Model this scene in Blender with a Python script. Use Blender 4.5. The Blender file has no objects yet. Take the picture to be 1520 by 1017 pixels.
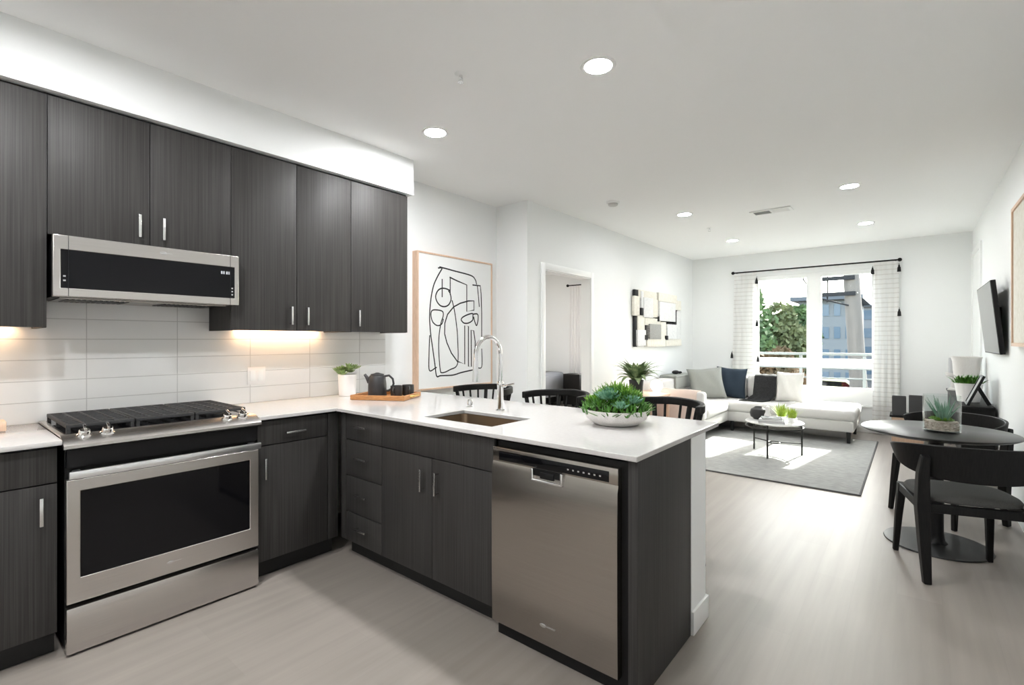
import bpy, bmesh, math, random
from mathutils import Vector, Matrix
random.seed(7)
PI = math.pi
S = bpy.context.scene
COL = S.collection

# ---------------------------------------------------------------- camera, sky, sun, exposure
F_PX, YAW = 722.0, math.atan(593 / 722)
cam = bpy.data.cameras.new('camera'); camo = bpy.data.objects.new('camera', cam); COL.objects.link(camo)
camo.location = (0, 0, 1.33); camo.rotation_euler = (PI / 2, 0, YAW)
cam.sensor_fit = 'HORIZONTAL'; cam.sensor_width = 36; cam.lens = 36 * F_PX / 1520
cam.shift_y = -3.5 / 1520; cam.clip_start = 0.03; cam.clip_end = 500
S.camera = camo

W = bpy.data.worlds.new('sky'); S.world = W; W.use_nodes = True
wn = W.node_tree.nodes; wl = W.node_tree.links
sky = wn.new('ShaderNodeTexSky'); sky.sky_type = 'NISHITA'; sky.sun_disc = False
sky.sun_elevation = math.radians(36); sky.sun_rotation = math.radians(10); sky.air_density = 1.0; sky.dust_density = 3.0
hs = wn.new('ShaderNodeHueSaturation'); hs.inputs['Saturation'].default_value = 0.55
wl.new(sky.outputs[0], hs.inputs['Color']); wl.new(hs.outputs[0], wn['Background'].inputs['Color'])
wn['Background'].inputs['Strength'].default_value = 0.37

sun = bpy.data.lights.new('sun', 'SUN'); suno = bpy.data.objects.new('sun', sun); COL.objects.link(suno)
sun.energy = 5.5; sun.angle = math.radians(0.7); sun.color = (1, 0.96, 0.9)
sd = Vector((-0.50, -3.08, -2.28))
suno.rotation_euler = sd.to_track_quat('-Z', 'Y').to_euler(); suno.location = (2, 14, 9)

S.view_settings.view_transform = 'Standard'; S.view_settings.look = 'None'
S.view_settings.exposure = 2.2; S.view_settings.gamma = 1.0
S.view_settings.use_curve_mapping = False
S.cycles.max_bounces = 12; S.cycles.diffuse_bounces = 8; S.cycles.glossy_bounces = 6
S.cycles.transmission_bounces = 8; S.cycles.transparent_max_bounces = 12
S.cycles.sample_clamp_indirect = 6.0; S.cycles.caustics_reflective = False; S.cycles.caustics_refractive = False
S.cycles.use_denoising = True
LAMP = 134.0        # ceiling lamp radiance

# ---------------------------------------------------------------- materials
def srgb(r, g, b):
    f = lambda c: (c / 12.92 if c <= 0.04045 else ((c + 0.055) / 1.055) ** 2.4)
    return (f(r / 255), f(g / 255), f(b / 255))
def mat(name, col, rough=0.5, metal=0.0, **kw):
    m = bpy.data.materials.new(name); m.use_nodes = True
    b = m.node_tree.nodes['Principled BSDF']
    b.inputs['Base Color'].default_value = (*col, 1); b.inputs['Roughness'].default_value = rough
    b.inputs['Metallic'].default_value = metal
    for k, v in kw.items():
        b.inputs[k].default_value = v
    return m
def tex_noise(m, scale, colr=None, bump=0.0, stretch=(1, 1, 1), detail=4, rough=None, dist=0.01, rot=(0, 0, 0), obj=False, bumpscale=None):
    """colour ramp of noise between two colours, optional bump"""
    nt = m.node_tree; n = nt.nodes; l = nt.links; b = n['Principled BSDF']
    if obj:
        src = n.new('ShaderNodeTexCoord').outputs['Object']
    else:
        src = n.new('ShaderNodeNewGeometry').outputs['Position']
    mp = n.new('ShaderNodeMapping'); mp.inputs['Scale'].default_value = stretch; mp.inputs['Rotation'].default_value = rot
    l.new(src, mp.inputs['Vector'])
    no = n.new('ShaderNodeTexNoise'); no.inputs['Scale'].default_value = scale; no.inputs['Detail'].default_value = detail
    l.new(mp.outputs[0], no.inputs['Vector'])
    if colr:
        r = n.new('ShaderNodeValToRGB'); r.color_ramp.elements[0].position = 0.3; r.color_ramp.elements[1].position = 0.7
        r.color_ramp.elements[0].color = (*colr[0], 1); r.color_ramp.elements[1].color = (*colr[1], 1)
        l.new(no.outputs['Fac'], r.inputs[0]); l.new(r.outputs[0], b.inputs['Base Color'])
    if bump:
        bp = n.new('ShaderNodeBump'); bp.inputs['Strength'].default_value = bump; bp.inputs['Distance'].default_value = dist
        l.new(no.outputs['Fac'], bp.inputs['Height']); l.new(bp.outputs[0], b.inputs['Normal'])
    return m
def emit(name, col, strength):
    m = mat(name, col, 0.5); b = m.node_tree.nodes['Principled BSDF']
    b.inputs['Emission Color'].default_value = (*col, 1); b.inputs['Emission Strength'].default_value = strength
    return m

M = {}
M['wall'] = tex_noise(mat('wall_paint', (0.83, 0.845, 0.84), 0.6), 180, None, 0.05, dist=0.002)
M['ceil'] = tex_noise(mat('ceiling_paint', (0.88, 0.885, 0.88), 0.7), 150, None, 0.05, dist=0.002)
M['trim'] = mat('white_trim', (0.84, 0.85, 0.84), 0.35)
M['bedwall'] = mat('beige_wall', (0.72, 0.70, 0.66), 0.6)
M['cab'] = tex_noise(mat('dark_wood_laminate', (0.04, 0.037, 0.035), 0.52, **{'Specular IOR Level': 0.28}), 1.0,
                     ((0.024, 0.0225, 0.0215), (0.050, 0.0475, 0.0455)), 0.03, (230, 230, 1.8), 4, dist=0.001)
M['carc'] = mat('black_carcass', (0.008, 0.008, 0.008), 0.6)
SPEC = 'Specular IOR Level'
M['quartz'] = tex_noise(mat('white_quartz', (0.84, 0.82, 0.80), 0.09, **{'Specular IOR Level': 0.33}), 60, ((0.51, 0.498, 0.484), (0.54, 0.527, 0.513)))
def steel(name, col, rough, stretch):
    m = mat(name, col, rough, 1.0)
    m.node_tree.nodes['Principled BSDF'].inputs['Anisotropic'].default_value = 0.5
    return tex_noise(m, 1.0, (tuple(c * 0.94 for c in col), tuple(min(1, c * 1.04) for c in col)), 0.05, stretch, 3, dist=0.0006)
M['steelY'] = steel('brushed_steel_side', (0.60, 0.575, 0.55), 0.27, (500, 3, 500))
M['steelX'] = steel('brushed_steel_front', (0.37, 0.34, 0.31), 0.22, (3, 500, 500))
M['nickel'] = mat('brushed_nickel', (0.72, 0.72, 0.72), 0.25, 1.0)
M['chrome'] = mat('chrome', (0.80, 0.80, 0.80), 0.08, 1.0)
M['handle'] = mat('pale_steel_bar', (0.82, 0.83, 0.84), 0.3, 1.0)
M['bglass'] = mat('black_glass', (0.004, 0.004, 0.005), 0.05, **{'Specular IOR Level': 0.25})
M['blk'] = mat('black_plastic', (0.006, 0.006, 0.0065), 0.4, **{'Specular IOR Level': 0.25})
M['iron'] = tex_noise(mat('cast_iron', (0.02, 0.02, 0.021), 0.6), 120, ((0.016, 0.016, 0.017), (0.03, 0.03, 0.031)), 0.2, dist=0.002)
M['sink'] = mat('sink_steel', (0.20, 0.145, 0.095), 0.5, 1.0)
M['dark'] = mat('dark_hole', (0.004, 0.004, 0.004), 0.7)
M['white'] = mat('white_ceramic', (0.82, 0.81, 0.80), 0.3)
M['speck'] = tex_noise(mat('speckled_ceramic', (0.7, 0.68, 0.66), 0.5), 300, ((0.58, 0.56, 0.54), (0.76, 0.74, 0.72)), 0.08, dist=0.002)
M['char'] = tex_noise(mat('charcoal_stoneware', (0.022, 0.022, 0.024), 0.45), 200, ((0.017, 0.017, 0.018), (0.03, 0.03, 0.032)))
M['oak'] = tex_noise(mat('warm_wood', (0.45, 0.2, 0.07), 0.45), 6, ((0.36, 0.15, 0.045), (0.55, 0.27, 0.105)), 0.03, (4, 30, 30), dist=0.002, obj=True)
M['palewood'] = tex_noise(mat('pale_wood', (0.66, 0.46, 0.33), 0.5), 5, ((0.60, 0.41, 0.29), (0.72, 0.52, 0.38)), 0.02, (30, 30, 3), dist=0.002)
M['blackwood'] = tex_noise(mat('black_wood', (0.012, 0.012, 0.012), 0.45, **{'Specular IOR Level': 0.2}), 5, ((0.004, 0.004, 0.004), (0.010, 0.0095, 0.009)), 0.02, (30, 30, 3), dist=0.001)
M['paper'] = mat('art_paper', (0.80, 0.81, 0.80), 0.8)
M['ink'] = mat('black_ink', (0.01, 0.01, 0.011), 0.8)
M['soil'] = tex_noise(mat('soil', (0.03, 0.02, 0.012), 0.9), 80, ((0.02, 0.012, 0.008), (0.06, 0.04, 0.025)), 0.4)
M['pebble'] = tex_noise(mat('tan_pebbles', (0.5, 0.42, 0.34), 0.7), 60, ((0.34, 0.27, 0.22), (0.66, 0.57, 0.49)))
def leafmat(name, a, b, rough=0.5):
    m = tex_noise(mat(name, a, rough), 25, (a, b))
    m.node_tree.nodes['Principled BSDF'].inputs['Subsurface Weight'].default_value = 0.0
    return m
M['leafd'] = leafmat('deep_green_leaf', (0.03, 0.12, 0.012), (0.09, 0.25, 0.025))
M['leafm'] = leafmat('mid_green_leaf', (0.085, 0.21, 0.015), (0.19, 0.37, 0.04))
M['leaft'] = leafmat('blue_green_leaf', (0.06, 0.19, 0.11), (0.19, 0.36, 0.25))
M['leafy'] = leafmat('yellow_green_leaf', (0.28, 0.42, 0.03), (0.48, 0.58, 0.08))
M['leafp'] = leafmat('pale_green_leaf', (0.16, 0.28, 0.08), (0.38, 0.50, 0.22))
M['leafv'] = leafmat('variegated_leaf', (0.035, 0.11, 0.03), (0.36, 0.44, 0.22))
M['sofa'] = tex_noise(mat('offwhite_upholstery', (0.66, 0.65, 0.63), 0.9), 350, ((0.55, 0.54, 0.525), (0.65, 0.64, 0.625)), 0.15, dist=0.002)
M['legblk'] = mat('black_leg', (0.01, 0.01, 0.01), 0.4)
M['sage'] = tex_noise(mat('sage_grey_fabric', (0.44, 0.45, 0.42), 0.95), 250, ((0.25, 0.26, 0.24), (0.34, 0.35, 0.325)), 0.2, dist=0.002)
M['navy'] = tex_noise(mat('navy_fabric', (0.035, 0.06, 0.095), 0.95), 250, ((0.014, 0.026, 0.042), (0.026, 0.042, 0.062)), 0.2, dist=0.002)
M['ivory'] = tex_noise(mat('ivory_fabric', (0.68, 0.67, 0.64), 0.95), 250, ((0.62, 0.61, 0.58), (0.73, 0.72, 0.69)), 0.2, dist=0.002)
M['blkfab'] = tex_noise(mat('black_knit', (0.012, 0.012, 0.013), 0.95), 60, ((0.006, 0.006, 0.006), (0.022, 0.022, 0.024)), 0.6, (1, 1, 1), dist=0.01)
M['blush'] = tex_noise(mat('blush_throw', (0.70, 0.47, 0.37), 0.95), 200, ((0.58, 0.45, 0.39), (0.68, 0.57, 0.51)), 0.25, (1, 1, 6), dist=0.003)
M['seatgrey'] = tex_noise(mat('charcoal_seat_fabric', (0.085, 0.085, 0.08), 0.95), 300, ((0.05, 0.05, 0.047), (0.08, 0.08, 0.076)), 0.2, dist=0.002)
M['rug'] = tex_noise(mat('grey_rug', (0.32, 0.33, 0.32), 0.98), 14, ((0.28, 0.285, 0.275), (0.39, 0.395, 0.385)), 0.5, (1, 3, 1), 8, dist=0.008)
M['rugedge'] = mat('dark_rug_binding', (0.10, 0.10, 0.10), 0.9)
M['tabletop'] = mat('black_laminate', (0.012, 0.0125, 0.0125), 0.33, **{'Specular IOR Level': 0.5})
M['marble'] = tex_noise(mat('pale_marble', (0.75, 0.75, 0.73), 0.2), 6, ((0.66, 0.66, 0.65), (0.80, 0.80, 0.78)))
M['bmetal'] = mat('blackened_metal', (0.03, 0.03, 0.028), 0.4, 0.6)
M['cream'] = tex_noise(mat('cream_panel', (0.72, 0.68, 0.56), 0.8), 30, ((0.70, 0.67, 0.58), (0.80, 0.78, 0.71)))
M['whitep'] = tex_noise(mat('white_panel', (0.76, 0.77, 0.76), 0.8), 40, ((0.66, 0.67, 0.67), (0.80, 0.80, 0.79)))
M['greyp'] = tex_noise(mat('grey_print_panel', (0.3, 0.3, 0.29), 0.8), 20, ((0.17, 0.17, 0.16), (0.46, 0.46, 0.44)), stretch=(1, 8, 8))
M['screen'] = mat('tv_screen', (0.012, 0.012, 0.014), 0.06)
M['lamp'] = emit('lamp_diffuser', (0.985, 0.99, 1.0), LAMP)
M['lamp_far'] = emit('lamp_diffuser_dim', (0.985, 0.99, 1.0), LAMP * 0.46)
M['globe'] = emit('globe_glow', (1, 0.95, 0.88), 2.2)
M['strip'] = emit('warm_led', (1, 0.64, 0.36), 6.0)
M['digits'] = emit('clock_digits', (0.30, 0.31, 0.33), 0.06)
def panemat():
    m = bpy.data.materials.new('window_glass'); m.use_nodes = True; n = m.node_tree.nodes; l = m.node_tree.links
    n.clear(); o = n.new('ShaderNodeOutputMaterial'); mx = n.new('ShaderNodeMixShader')
    t = n.new('ShaderNodeBsdfTransparent'); g = n.new('ShaderNodeBsdfGlossy'); g.inputs['Roughness'].default_value = 0.0
    t.inputs['Color'].default_value = (0.93, 0.96, 0.95, 1)
    mx.inputs[0].default_value = 0.006; l.new(t.outputs[0], mx.inputs[1]); l.new(g.outputs[0], mx.inputs[2]); l.new(mx.outputs[0], o.inputs[0])
    return m
M['pane'] = panemat()
def vaseglass():
    m = bpy.data.materials.new('clear_vase_glass'); m.use_nodes = True; n = m.node_tree.nodes; l = m.node_tree.links
    n.clear(); o = n.new('ShaderNodeOutputMaterial'); mx = n.new('ShaderNodeMixShader'); lw = n.new('ShaderNodeLayerWeight'); lw.inputs[0].default_value = 0.5; pw = n.new('ShaderNodeMath'); pw.operation = 'POWER'; pw.inputs[1].default_value = 3.0; fr = n.new('ShaderNodeMath'); fr.operation = 'MULTIPLY_ADD'; fr.inputs[1].default_value = 0.45; fr.inputs[2].default_value = 0.03; l.new(lw.outputs['Facing'], pw.inputs[0]); l.new(pw.outputs[0], fr.inputs[0])
    t = n.new('ShaderNodeBsdfTransparent'); t.inputs[0].default_value = (0.95, 0.97, 0.965, 1); g = n.new('ShaderNodeBsdfGlossy'); g.inputs['Roughness'].default_value = 0.02
    l.new(fr.outputs[0], mx.inputs[0]); l.new(t.outputs[0], mx.inputs[1]); l.new(g.outputs[0], mx.inputs[2]); l.new(mx.outputs[0], o.inputs[0])
    return m
M['glass'] = vaseglass()
def curtainmat():
    m = bpy.data.materials.new('striped_curtain'); m.use_nodes = True; n = m.node_tree.nodes; l = m.node_tree.links
    n.clear(); o = n.new('ShaderNodeOutputMaterial'); mx = n.new('ShaderNodeMixShader'); mx.inputs[0].default_value = 0.55
    d = n.new('ShaderNodeBsdfDiffuse'); t = n.new('ShaderNodeBsdfTranslucent')
    g = n.new('ShaderNodeNewGeometry'); sp = n.new('ShaderNodeSeparateXYZ'); l.new(g.outputs['Position'], sp.inputs[0])
    mu = n.new('ShaderNodeMath'); mu.operation = 'MULTIPLY'; mu.inputs[1].default_value = 1 / 0.066; l.new(sp.outputs['Z'], mu.inputs[0])
    fr = n.new('ShaderNodeMath'); fr.operation = 'FRACT'; l.new(mu.outputs[0], fr.inputs[0])
    r = n.new('ShaderNodeValToRGB'); r.color_ramp.elements[0].color = (0.77, 0.76, 0.74, 1); r.color_ramp.elements[1].color = (0.90, 0.90, 0.89, 1)
    r.color_ramp.elements[0].position = 0.14; r.color_ramp.elements[1].position = 0.24
    l.new(fr.outputs[0], r.inputs[0]); l.new(r.outputs[0], d.inputs[0]); l.new(r.outputs[0], t.inputs[0])
    l.new(d.outputs[0], mx.inputs[1]); l.new(t.outputs[0], mx.inputs[2]); l.new(mx.outputs[0], o.inputs[0])
    return m
M['curtain'] = curtainmat()
def brickmat(name, swz, bw, rh, mortar, c1, c2, cm, rough, offset=0.0, bump=0.4, origin=(0, 0, 0), grain=None):
    m = mat(name, c1, rough); n = m.node_tree.nodes; l = m.node_tree.links; b = n['Principled BSDF']
    g = n.new('ShaderNodeNewGeometry'); sp = n.new('ShaderNodeSeparateXYZ'); cb = n.new('ShaderNodeCombineXYZ')
    sub = n.new('ShaderNodeVectorMath'); sub.operation = 'SUBTRACT'; sub.inputs[1].default_value = origin
    l.new(g.outputs['Position'], sub.inputs[0]); l.new(sub.outputs[0], sp.inputs[0])
    l.new(sp.outputs[swz[0]], cb.inputs[0]); l.new(sp.outputs[swz[1]], cb.inputs[1])
    t = n.new('ShaderNodeTexBrick'); t.offset = offset; t.offset_frequency = 2; t.squash = 1
    t.inputs['Scale'].default_value = 1; t.inputs['Brick Width'].default_value = bw; t.inputs['Row Height'].default_value = rh
    t.inputs['Mortar Size'].default_value = mortar; t.inputs['Mortar Smooth'].default_value = 0.1; t.inputs['Bias'].default_value = 0
    t.inputs['Color1'].default_value = (*c1, 1); t.inputs['Color2'].default_value = (*c2, 1); t.inputs['Mortar'].default_value = (*cm, 1)
    l.new(cb.outputs[0], t.inputs['Vector'])
    out = t.outputs['Color']
    if grain:
        mp = n.new('ShaderNodeMapping'); mp.inputs['Scale'].default_value = grain[0]; l.new(g.outputs['Position'], mp.inputs[0])
        no = n.new('ShaderNodeTexNoise'); no.inputs['Scale'].default_value = 1; no.inputs['Detail'].default_value = 6; l.new(mp.outputs[0], no.inputs['Vector'])
        r = n.new('ShaderNodeValToRGB'); r.color_ramp.elements[0].position = 0.3; r.color_ramp.elements[1].position = 0.72
        r.color_ramp.elements[0].color = (*([grain[1]] * 3), 1); r.color_ramp.elements[1].color = (1, 1, 1, 1)
        l.new(no.outputs['Fac'], r.inputs[0])
        mx = n.new('ShaderNodeMix'); mx.data_type = 'RGBA'; mx.blend_type = 'MULTIPLY'; mx.inputs[0].default_value = 1
        l.new(out, mx.inputs[6]); l.new(r.outputs[0], mx.inputs[7]); out = mx.outputs[2]
    l.new(out, b.inputs['Base Color'])
    bp = n.new('ShaderNodeBump'); bp.invert = True; bp.inputs['Strength'].default_value = bump; bp.inputs['Distance'].default_value = 0.002
    l.new(t.outputs['Fac'], bp.inputs['Height']); l.new(bp.outputs[0], b.inputs['Normal'])
    return m
M['tile'] = brickmat('white_tile', (1, 2), 0.414, 0.1054, 0.0022, (0.78, 0.785, 0.775), (0.80, 0.80, 0.79), (0.55, 0.55, 0.54), 0.12, 0.0, 0.6, (0, 0.149, 0.9136))
M['floor'] = brickmat('vinyl_plank_floor', (1, 0), 1.22, 0.18, 0.0007, (0.30, 0.267, 0.238), (0.278, 0.248, 0.22), (0.27, 0.243, 0.217), 0.42, 0.37, 0.08, (0.3, 0.05, 0), ((22, 1.2, 1), 0.86))

# ---------------------------------------------------------------- mesh builder
class MB:
    def __init__(s): s.bm = bmesh.new()
    def _take(s, b, mtx=None):
        if mtx is not None: b.transform(mtx)
        me = bpy.data.meshes.new('_t'); b.to_mesh(me); b.free(); s.bm.from_mesh(me); bpy.data.meshes.remove(me); return s
    def box(s, x0, x1, y0, y1, z0, z1, bev=0.0, seg=2, mtx=None):
        b = bmesh.new(); bmesh.ops.create_cube(b, size=1)
        bmesh.ops.scale(b, vec=(abs(x1 - x0), abs(y1 - y0), abs(z1 - z0)), verts=b.verts)
        if bev > 0: bmesh.ops.bevel(b, geom=list(b.edges), offset=bev, segments=seg, profile=0.5, affect='EDGES')
        bmesh.ops.translate(b, vec=((x0 + x1) / 2, (y0 + y1) / 2, (z0 + z1) / 2), verts=b.verts)
        return s._take(b, mtx)
    def cyl(s, p0, p1, r0, r1=None, n=24, bev=0):
        r1 = r0 if r1 is None else r1
        p0, p1 = Vector(p0), Vector(p1); d = p1 - p0
        b = bmesh.new(); bmesh.ops.create_cone(b, cap_ends=True, segments=n, radius1=r0, radius2=r1, depth=d.length)
        if bev: bmesh.ops.bevel(b, geom=[e for e in b.edges if len(e.link_faces) == 2 and max(len(f.verts) for f in e.link_faces) > 4], offset=bev, segments=2, affect='EDGES')
        q = Vector((0, 0, 1)).rotation_difference(d.normalized()).to_matrix().to_4x4()
        return s._take(b, Matrix.Translation((p0 + p1) / 2) @ q)
    def lathe(s, prof, c=(0, 0, 0), n=32, mtx=None):
        b = bmesh.new(); rings = []
        for r, z in prof:
            if r < 1e-6: rings.append([b.verts.new((0, 0, z))])
            else: rings.append([b.verts.new((r * math.cos(2 * PI * i / n), r * math.sin(2 * PI * i / n), z)) for i in range(n)])
        for a, d in zip(rings, rings[1:]):
            for i in range(n):
                j = (i + 1) % n
                vs = [a[i % len(a)], a[j % len(a)], d[j % len(d)], d[i % len(d)]]
                u = []
                for v in vs:
                    if v not in u: u.append(v)
                if len(u) > 2: b.faces.new(u)
        bmesh.ops.recalc_face_normals(b, faces=b.faces)
        b.transform(Matrix.Translation(c))
        return s._take(b, mtx)
    def sphere(s, c, r, n=24, mtx=None):
        b = bmesh.new(); bmesh.ops.create_uvsphere(b, u_segments=n, v_segments=n // 2, radius=1)
        r = r if isinstance(r, (tuple, list)) else (r, r, r)
        bmesh.ops.scale(b, vec=r, verts=b.verts); bmesh.ops.translate(b, vec=c, verts=b.verts)
        return s._take(b, mtx)
    def tube(s, pts, r, n=10, closed=False, flat=1.0, up=None):
        pts = [Vector(p) for p in pts]; N = len(pts); b = bmesh.new(); rings = []
        rr = r if isinstance(r, (list, tuple)) else [r] * N
        ref = None
        for i, p in enumerate(pts):
            if closed: t = pts[(i + 1) % N] - pts[i - 1]
            else: t = pts[min(i + 1, N - 1)] - pts[max(i - 1, 0)]
            t.normalize()
            if up is not None: ref = Vector(up)
            elif ref is None: ref = Vector((0, 0, 1)) if abs(t.z) < 0.9 else Vector((1, 0, 0))
            u = (ref - t * ref.dot(t)).normalized(); v = t.cross(u)
            if up is None: ref = u
            rings.append([b.verts.new(p + u * rr[i] * math.cos(2 * PI * k / n) + v * rr[i] * flat * math.sin(2 * PI * k / n)) for k in range(n)])
        for i in range(N if closed else N - 1):
            a, c = rings[i], rings[(i + 1) % N]
            for k in range(n): b.faces.new((a[k], a[(k + 1) % n], c[(k + 1) % n], c[k]))
        if not closed: b.faces.new(rings[0][::-1]); b.faces.new(rings[-1])
        bmesh.ops.recalc_face_normals(b, faces=b.faces)
        return s._take(b)
    def bar(s, pts, w, h, up=(0, 0, 1)):
        """rectangular section swept along pts; w across, h along up; both may be lists"""
        pts = [Vector(p) for p in pts]; N = len(pts); b = bmesh.new(); rings = []
        ww = w if isinstance(w, list) else [w] * N; hh = h if isinstance(h, list) else [h] * N
        for i, p in enumerate(pts):
            t = (pts[min(i + 1, N - 1)] - pts[max(i - 1, 0)]).normalized()
            u = Vector(up); u = (u - t * u.dot(t)).normalized(); v = t.cross(u)
            a, c = ww[i] / 2, hh[i] / 2
            rings.append([b.verts.new(p + v * x + u * y) for x, y in ((-a, -c), (a, -c), (a, c), (-a, c))])
        for a, c in zip(rings, rings[1:]):
            for k in range(4): b.faces.new((a[k], a[(k + 1) % 4], c[(k + 1) % 4], c[k]))
        b.faces.new(rings[0][::-1]); b.faces.new(rings[-1])
        bmesh.ops.recalc_face_normals(b, faces=b.faces)
        return s._take(b)
    def prism(s, poly, a0, a1, axis='Z', mtx=None):
        b = bmesh.new()
        f = {'Z': lambda u, v, a: (u, v, a), 'X': lambda u, v, a: (a, u, v), 'Y': lambda u, v, a: (u, a, v)}[axis]
        A = [b.verts.new(f(u, v, a0)) for u, v in poly]; B = [b.verts.new(f(u, v, a1)) for u, v in poly]
        b.faces.new(A[::-1]); b.faces.new(B); n = len(poly)
        for i in range(n): b.faces.new((A[i], A[(i + 1) % n], B[(i + 1) % n], B[i]))
        bmesh.ops.recalc_face_normals(b, faces=b.faces)
        return s._take(b, mtx)
    def gridslab(s, us, vs, mask, a0, a1, axis='Z'):
        """slab made of cells mask(u_mid, v_mid); closed solid"""
        b = bmesh.new(); f = {'Z': lambda u, v, a: (u, v, a), 'X': lambda u, v, a: (a, u, v), 'Y': lambda u, v, a: (u, a, v)}[axis]
        V = {}
        def g(i, j, k):
            if (i, j, k) not in V: V[i, j, k] = b.verts.new(f(us[i], vs[j], (a0, a1)[k]))
            return V[i, j, k]
        on = lambda i, j: 0 <= i < len(us) - 1 and 0 <= j < len(vs) - 1 and mask((us[i] + us[i + 1]) / 2, (vs[j] + vs[j + 1]) / 2)
        for i in range(len(us) - 1):
            for j in range(len(vs) - 1):
                if not on(i, j): continue
                for k in (0, 1): b.faces.new((g(i, j, k), g(i + 1, j, k), g(i + 1, j + 1, k), g(i, j + 1, k)))
                for di, dj, e in ((-1, 0, ((i, j), (i, j + 1))), (1, 0, ((i + 1, j), (i + 1, j + 1))), (0, -1, ((i, j), (i + 1, j))), (0, 1, ((i, j + 1), (i + 1, j + 1)))):
                    if not on(i + di, j + dj):
                        (p, q), (r, t) = e; b.faces.new((g(p, q, 0), g(r, t, 0), g(r, t, 1), g(p, q, 1)))
        bmesh.ops.recalc_face_normals(b, faces=b.faces)
        bmesh.ops.dissolve_limit(b, angle_limit=0.01, verts=b.verts, edges=b.edges)
        return s._take(b)
    def sheet(s, rows, thick=0.0):
        """rows: grid of points; optional thickness"""
        b = bmesh.new(); V = [[b.verts.new(p) for p in r] for r in rows]
        for a, c in zip(V, V[1:]):
            for i in range(len(a) - 1): b.faces.new((a[i], a[i + 1], c[i + 1], c[i]))
        if thick:
            bmesh.ops.recalc_face_normals(b, faces=b.faces)
            bmesh.ops.solidify(b, geom=list(b.faces), thickness=thick)
        return s._take(b)
    def pillow(s, w, h, t, mtx, n=14, pinch=0.08):
        b = bmesh.new(); G = [[], []]
        for k, sg in enumerate((1, -1)):
            for i in range(n + 1):
                row = []
                for j in range(n + 1):
                    u, v = 2 * i / n - 1, 2 * j / n - 1
                    e = (1 - abs(u) ** 2.6) * (1 - abs(v) ** 2.6)
                    x = u * w / 2 * (1 - pinch * (1 - v * v)); y = v * h / 2 * (1 - pinch * (1 - u * u))
                    row.append(b.verts.new((x, sg * (t / 2 * max(e, 0) ** 0.55 + 0.004) + 0.006 * math.sin(7 * u + 3 * v), y)))
                G[k].append(row)
            for i in range(n):
                for j in range(n):
                    q = (G[k][i][j], G[k][i + 1][j], G[k][i + 1][j + 1], G[k][i][j + 1]); b.faces.new(q if sg < 0 else q[::-1])
        ring = [(i, 0) for i in range(n)] + [(n, j) for j in range(n)] + [(i, n) for i in range(n, 0, -1)] + [(0, j) for j in range(n, 0, -1)]
        for (i, j), (p, q) in zip(ring, ring[1:] + ring[:1]): b.faces.new((G[0][i][j], G[0][p][q], G[1][p][q], G[1][i][j]))
        bmesh.ops.recalc_face_normals(b, faces=b.faces)
        return s._take(b, mtx)
    def leaf(s, base, yaw, pitch, L, w, bend=0.6, thick=0.0, n=6, shape=0.5, tipw=0.0, fold=0.15):
        b = bmesh.new(); p = Vector(base); a = pitch; rows = []
        side = Vector((-math.sin(yaw), math.cos(yaw), 0))
        for i in range(n + 1):
            t = i / n
            d = Vector((math.cos(yaw) * math.cos(a), math.sin(yaw) * math.cos(a), math.sin(a)))
            up = side.cross(d) * -1 if False else d.cross(side) * -1
            ww = w * (max(math.sin(PI * min(1, (t * (1 - 0.12) + 0.12)) ** (0.7 / max(shape, 0.05) * 0.7)), 0) if t < 1 else tipw) * 0.5
            if t == 1: ww = w * 0.02
            nrm = side.cross(d)
            if nrm.z < 0: nrm = -nrm
            if thick:
                th = thick * (0.35 + 0.65 * math.sin(PI * min(0.98, t * 0.9 + 0.1)))
                rows.append([b.verts.new(p + side * ww), b.verts.new(p + nrm * th * 0.4), b.verts.new(p - side * ww), b.verts.new(p - nrm * th * 0.6)])
            else:
                rows.append([b.verts.new(p + side * ww + nrm * ww * fold), b.verts.new(p), b.verts.new(p - side * ww + nrm * ww * fold)])
            p = p + d * (L / n); a -= bend / n
        for x, y in zip(rows, rows[1:]):
            m_ = len(x)
            for k in range(m_ if thick else m_ - 1): b.faces.new((x[k], x[(k + 1) % m_], y[(k + 1) % m_], y[k]))
        if thick: b.faces.new(rows[0][::-1]); b.faces.new(rows[-1])
        return s._take(b)

OFF = {}
def T(name, label, cat, loc=(0, 0, 0), rz=0.0, group=None, kind=None, world=False):
    o = bpy.data.objects.new(name, None); COL.objects.link(o); o.empty_display_size = 0.1
    o.location = loc; o.rotation_euler = (0, 0, rz)
    o['label'] = label; o['category'] = cat
    if group: o['group'] = group
    if kind: o['kind'] = kind
    if world: OFF[o.name] = Vector(loc)
    return o
def P(name, mb, m, parent=None, sharp=35, label=None, bevel=0.0, kind=None, flat=False):
    me = bpy.data.meshes.new(name)
    if parent is not None and parent.name in OFF:
        bmesh.ops.translate(mb.bm, vec=-OFF[parent.name], verts=mb.bm.verts)
    mb.bm.to_mesh(me); mb.bm.free()
    if not flat and len(me.polygons):
        me.polygons.foreach_set('use_smooth', [True] * len(me.polygons)); me.set_sharp_from_angle(angle=math.radians(sharp))
    me.materials.append(M[m] if isinstance(m, str) else m)
    o = bpy.data.objects.new(name, me); COL.objects.link(o)
    if parent is not None:
        o.parent = parent
        if parent.name in OFF: OFF[o.name] = OFF[parent.name]
    if label: o['label'] = label
    if kind: o['kind'] = kind
    if bevel:
        bv = o.modifiers.new('bevel', 'BEVEL'); bv.width = bevel; bv.segments = 2; bv.limit_method = 'ANGLE'; bv.angle_limit = math.radians(40)
    return o
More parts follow.
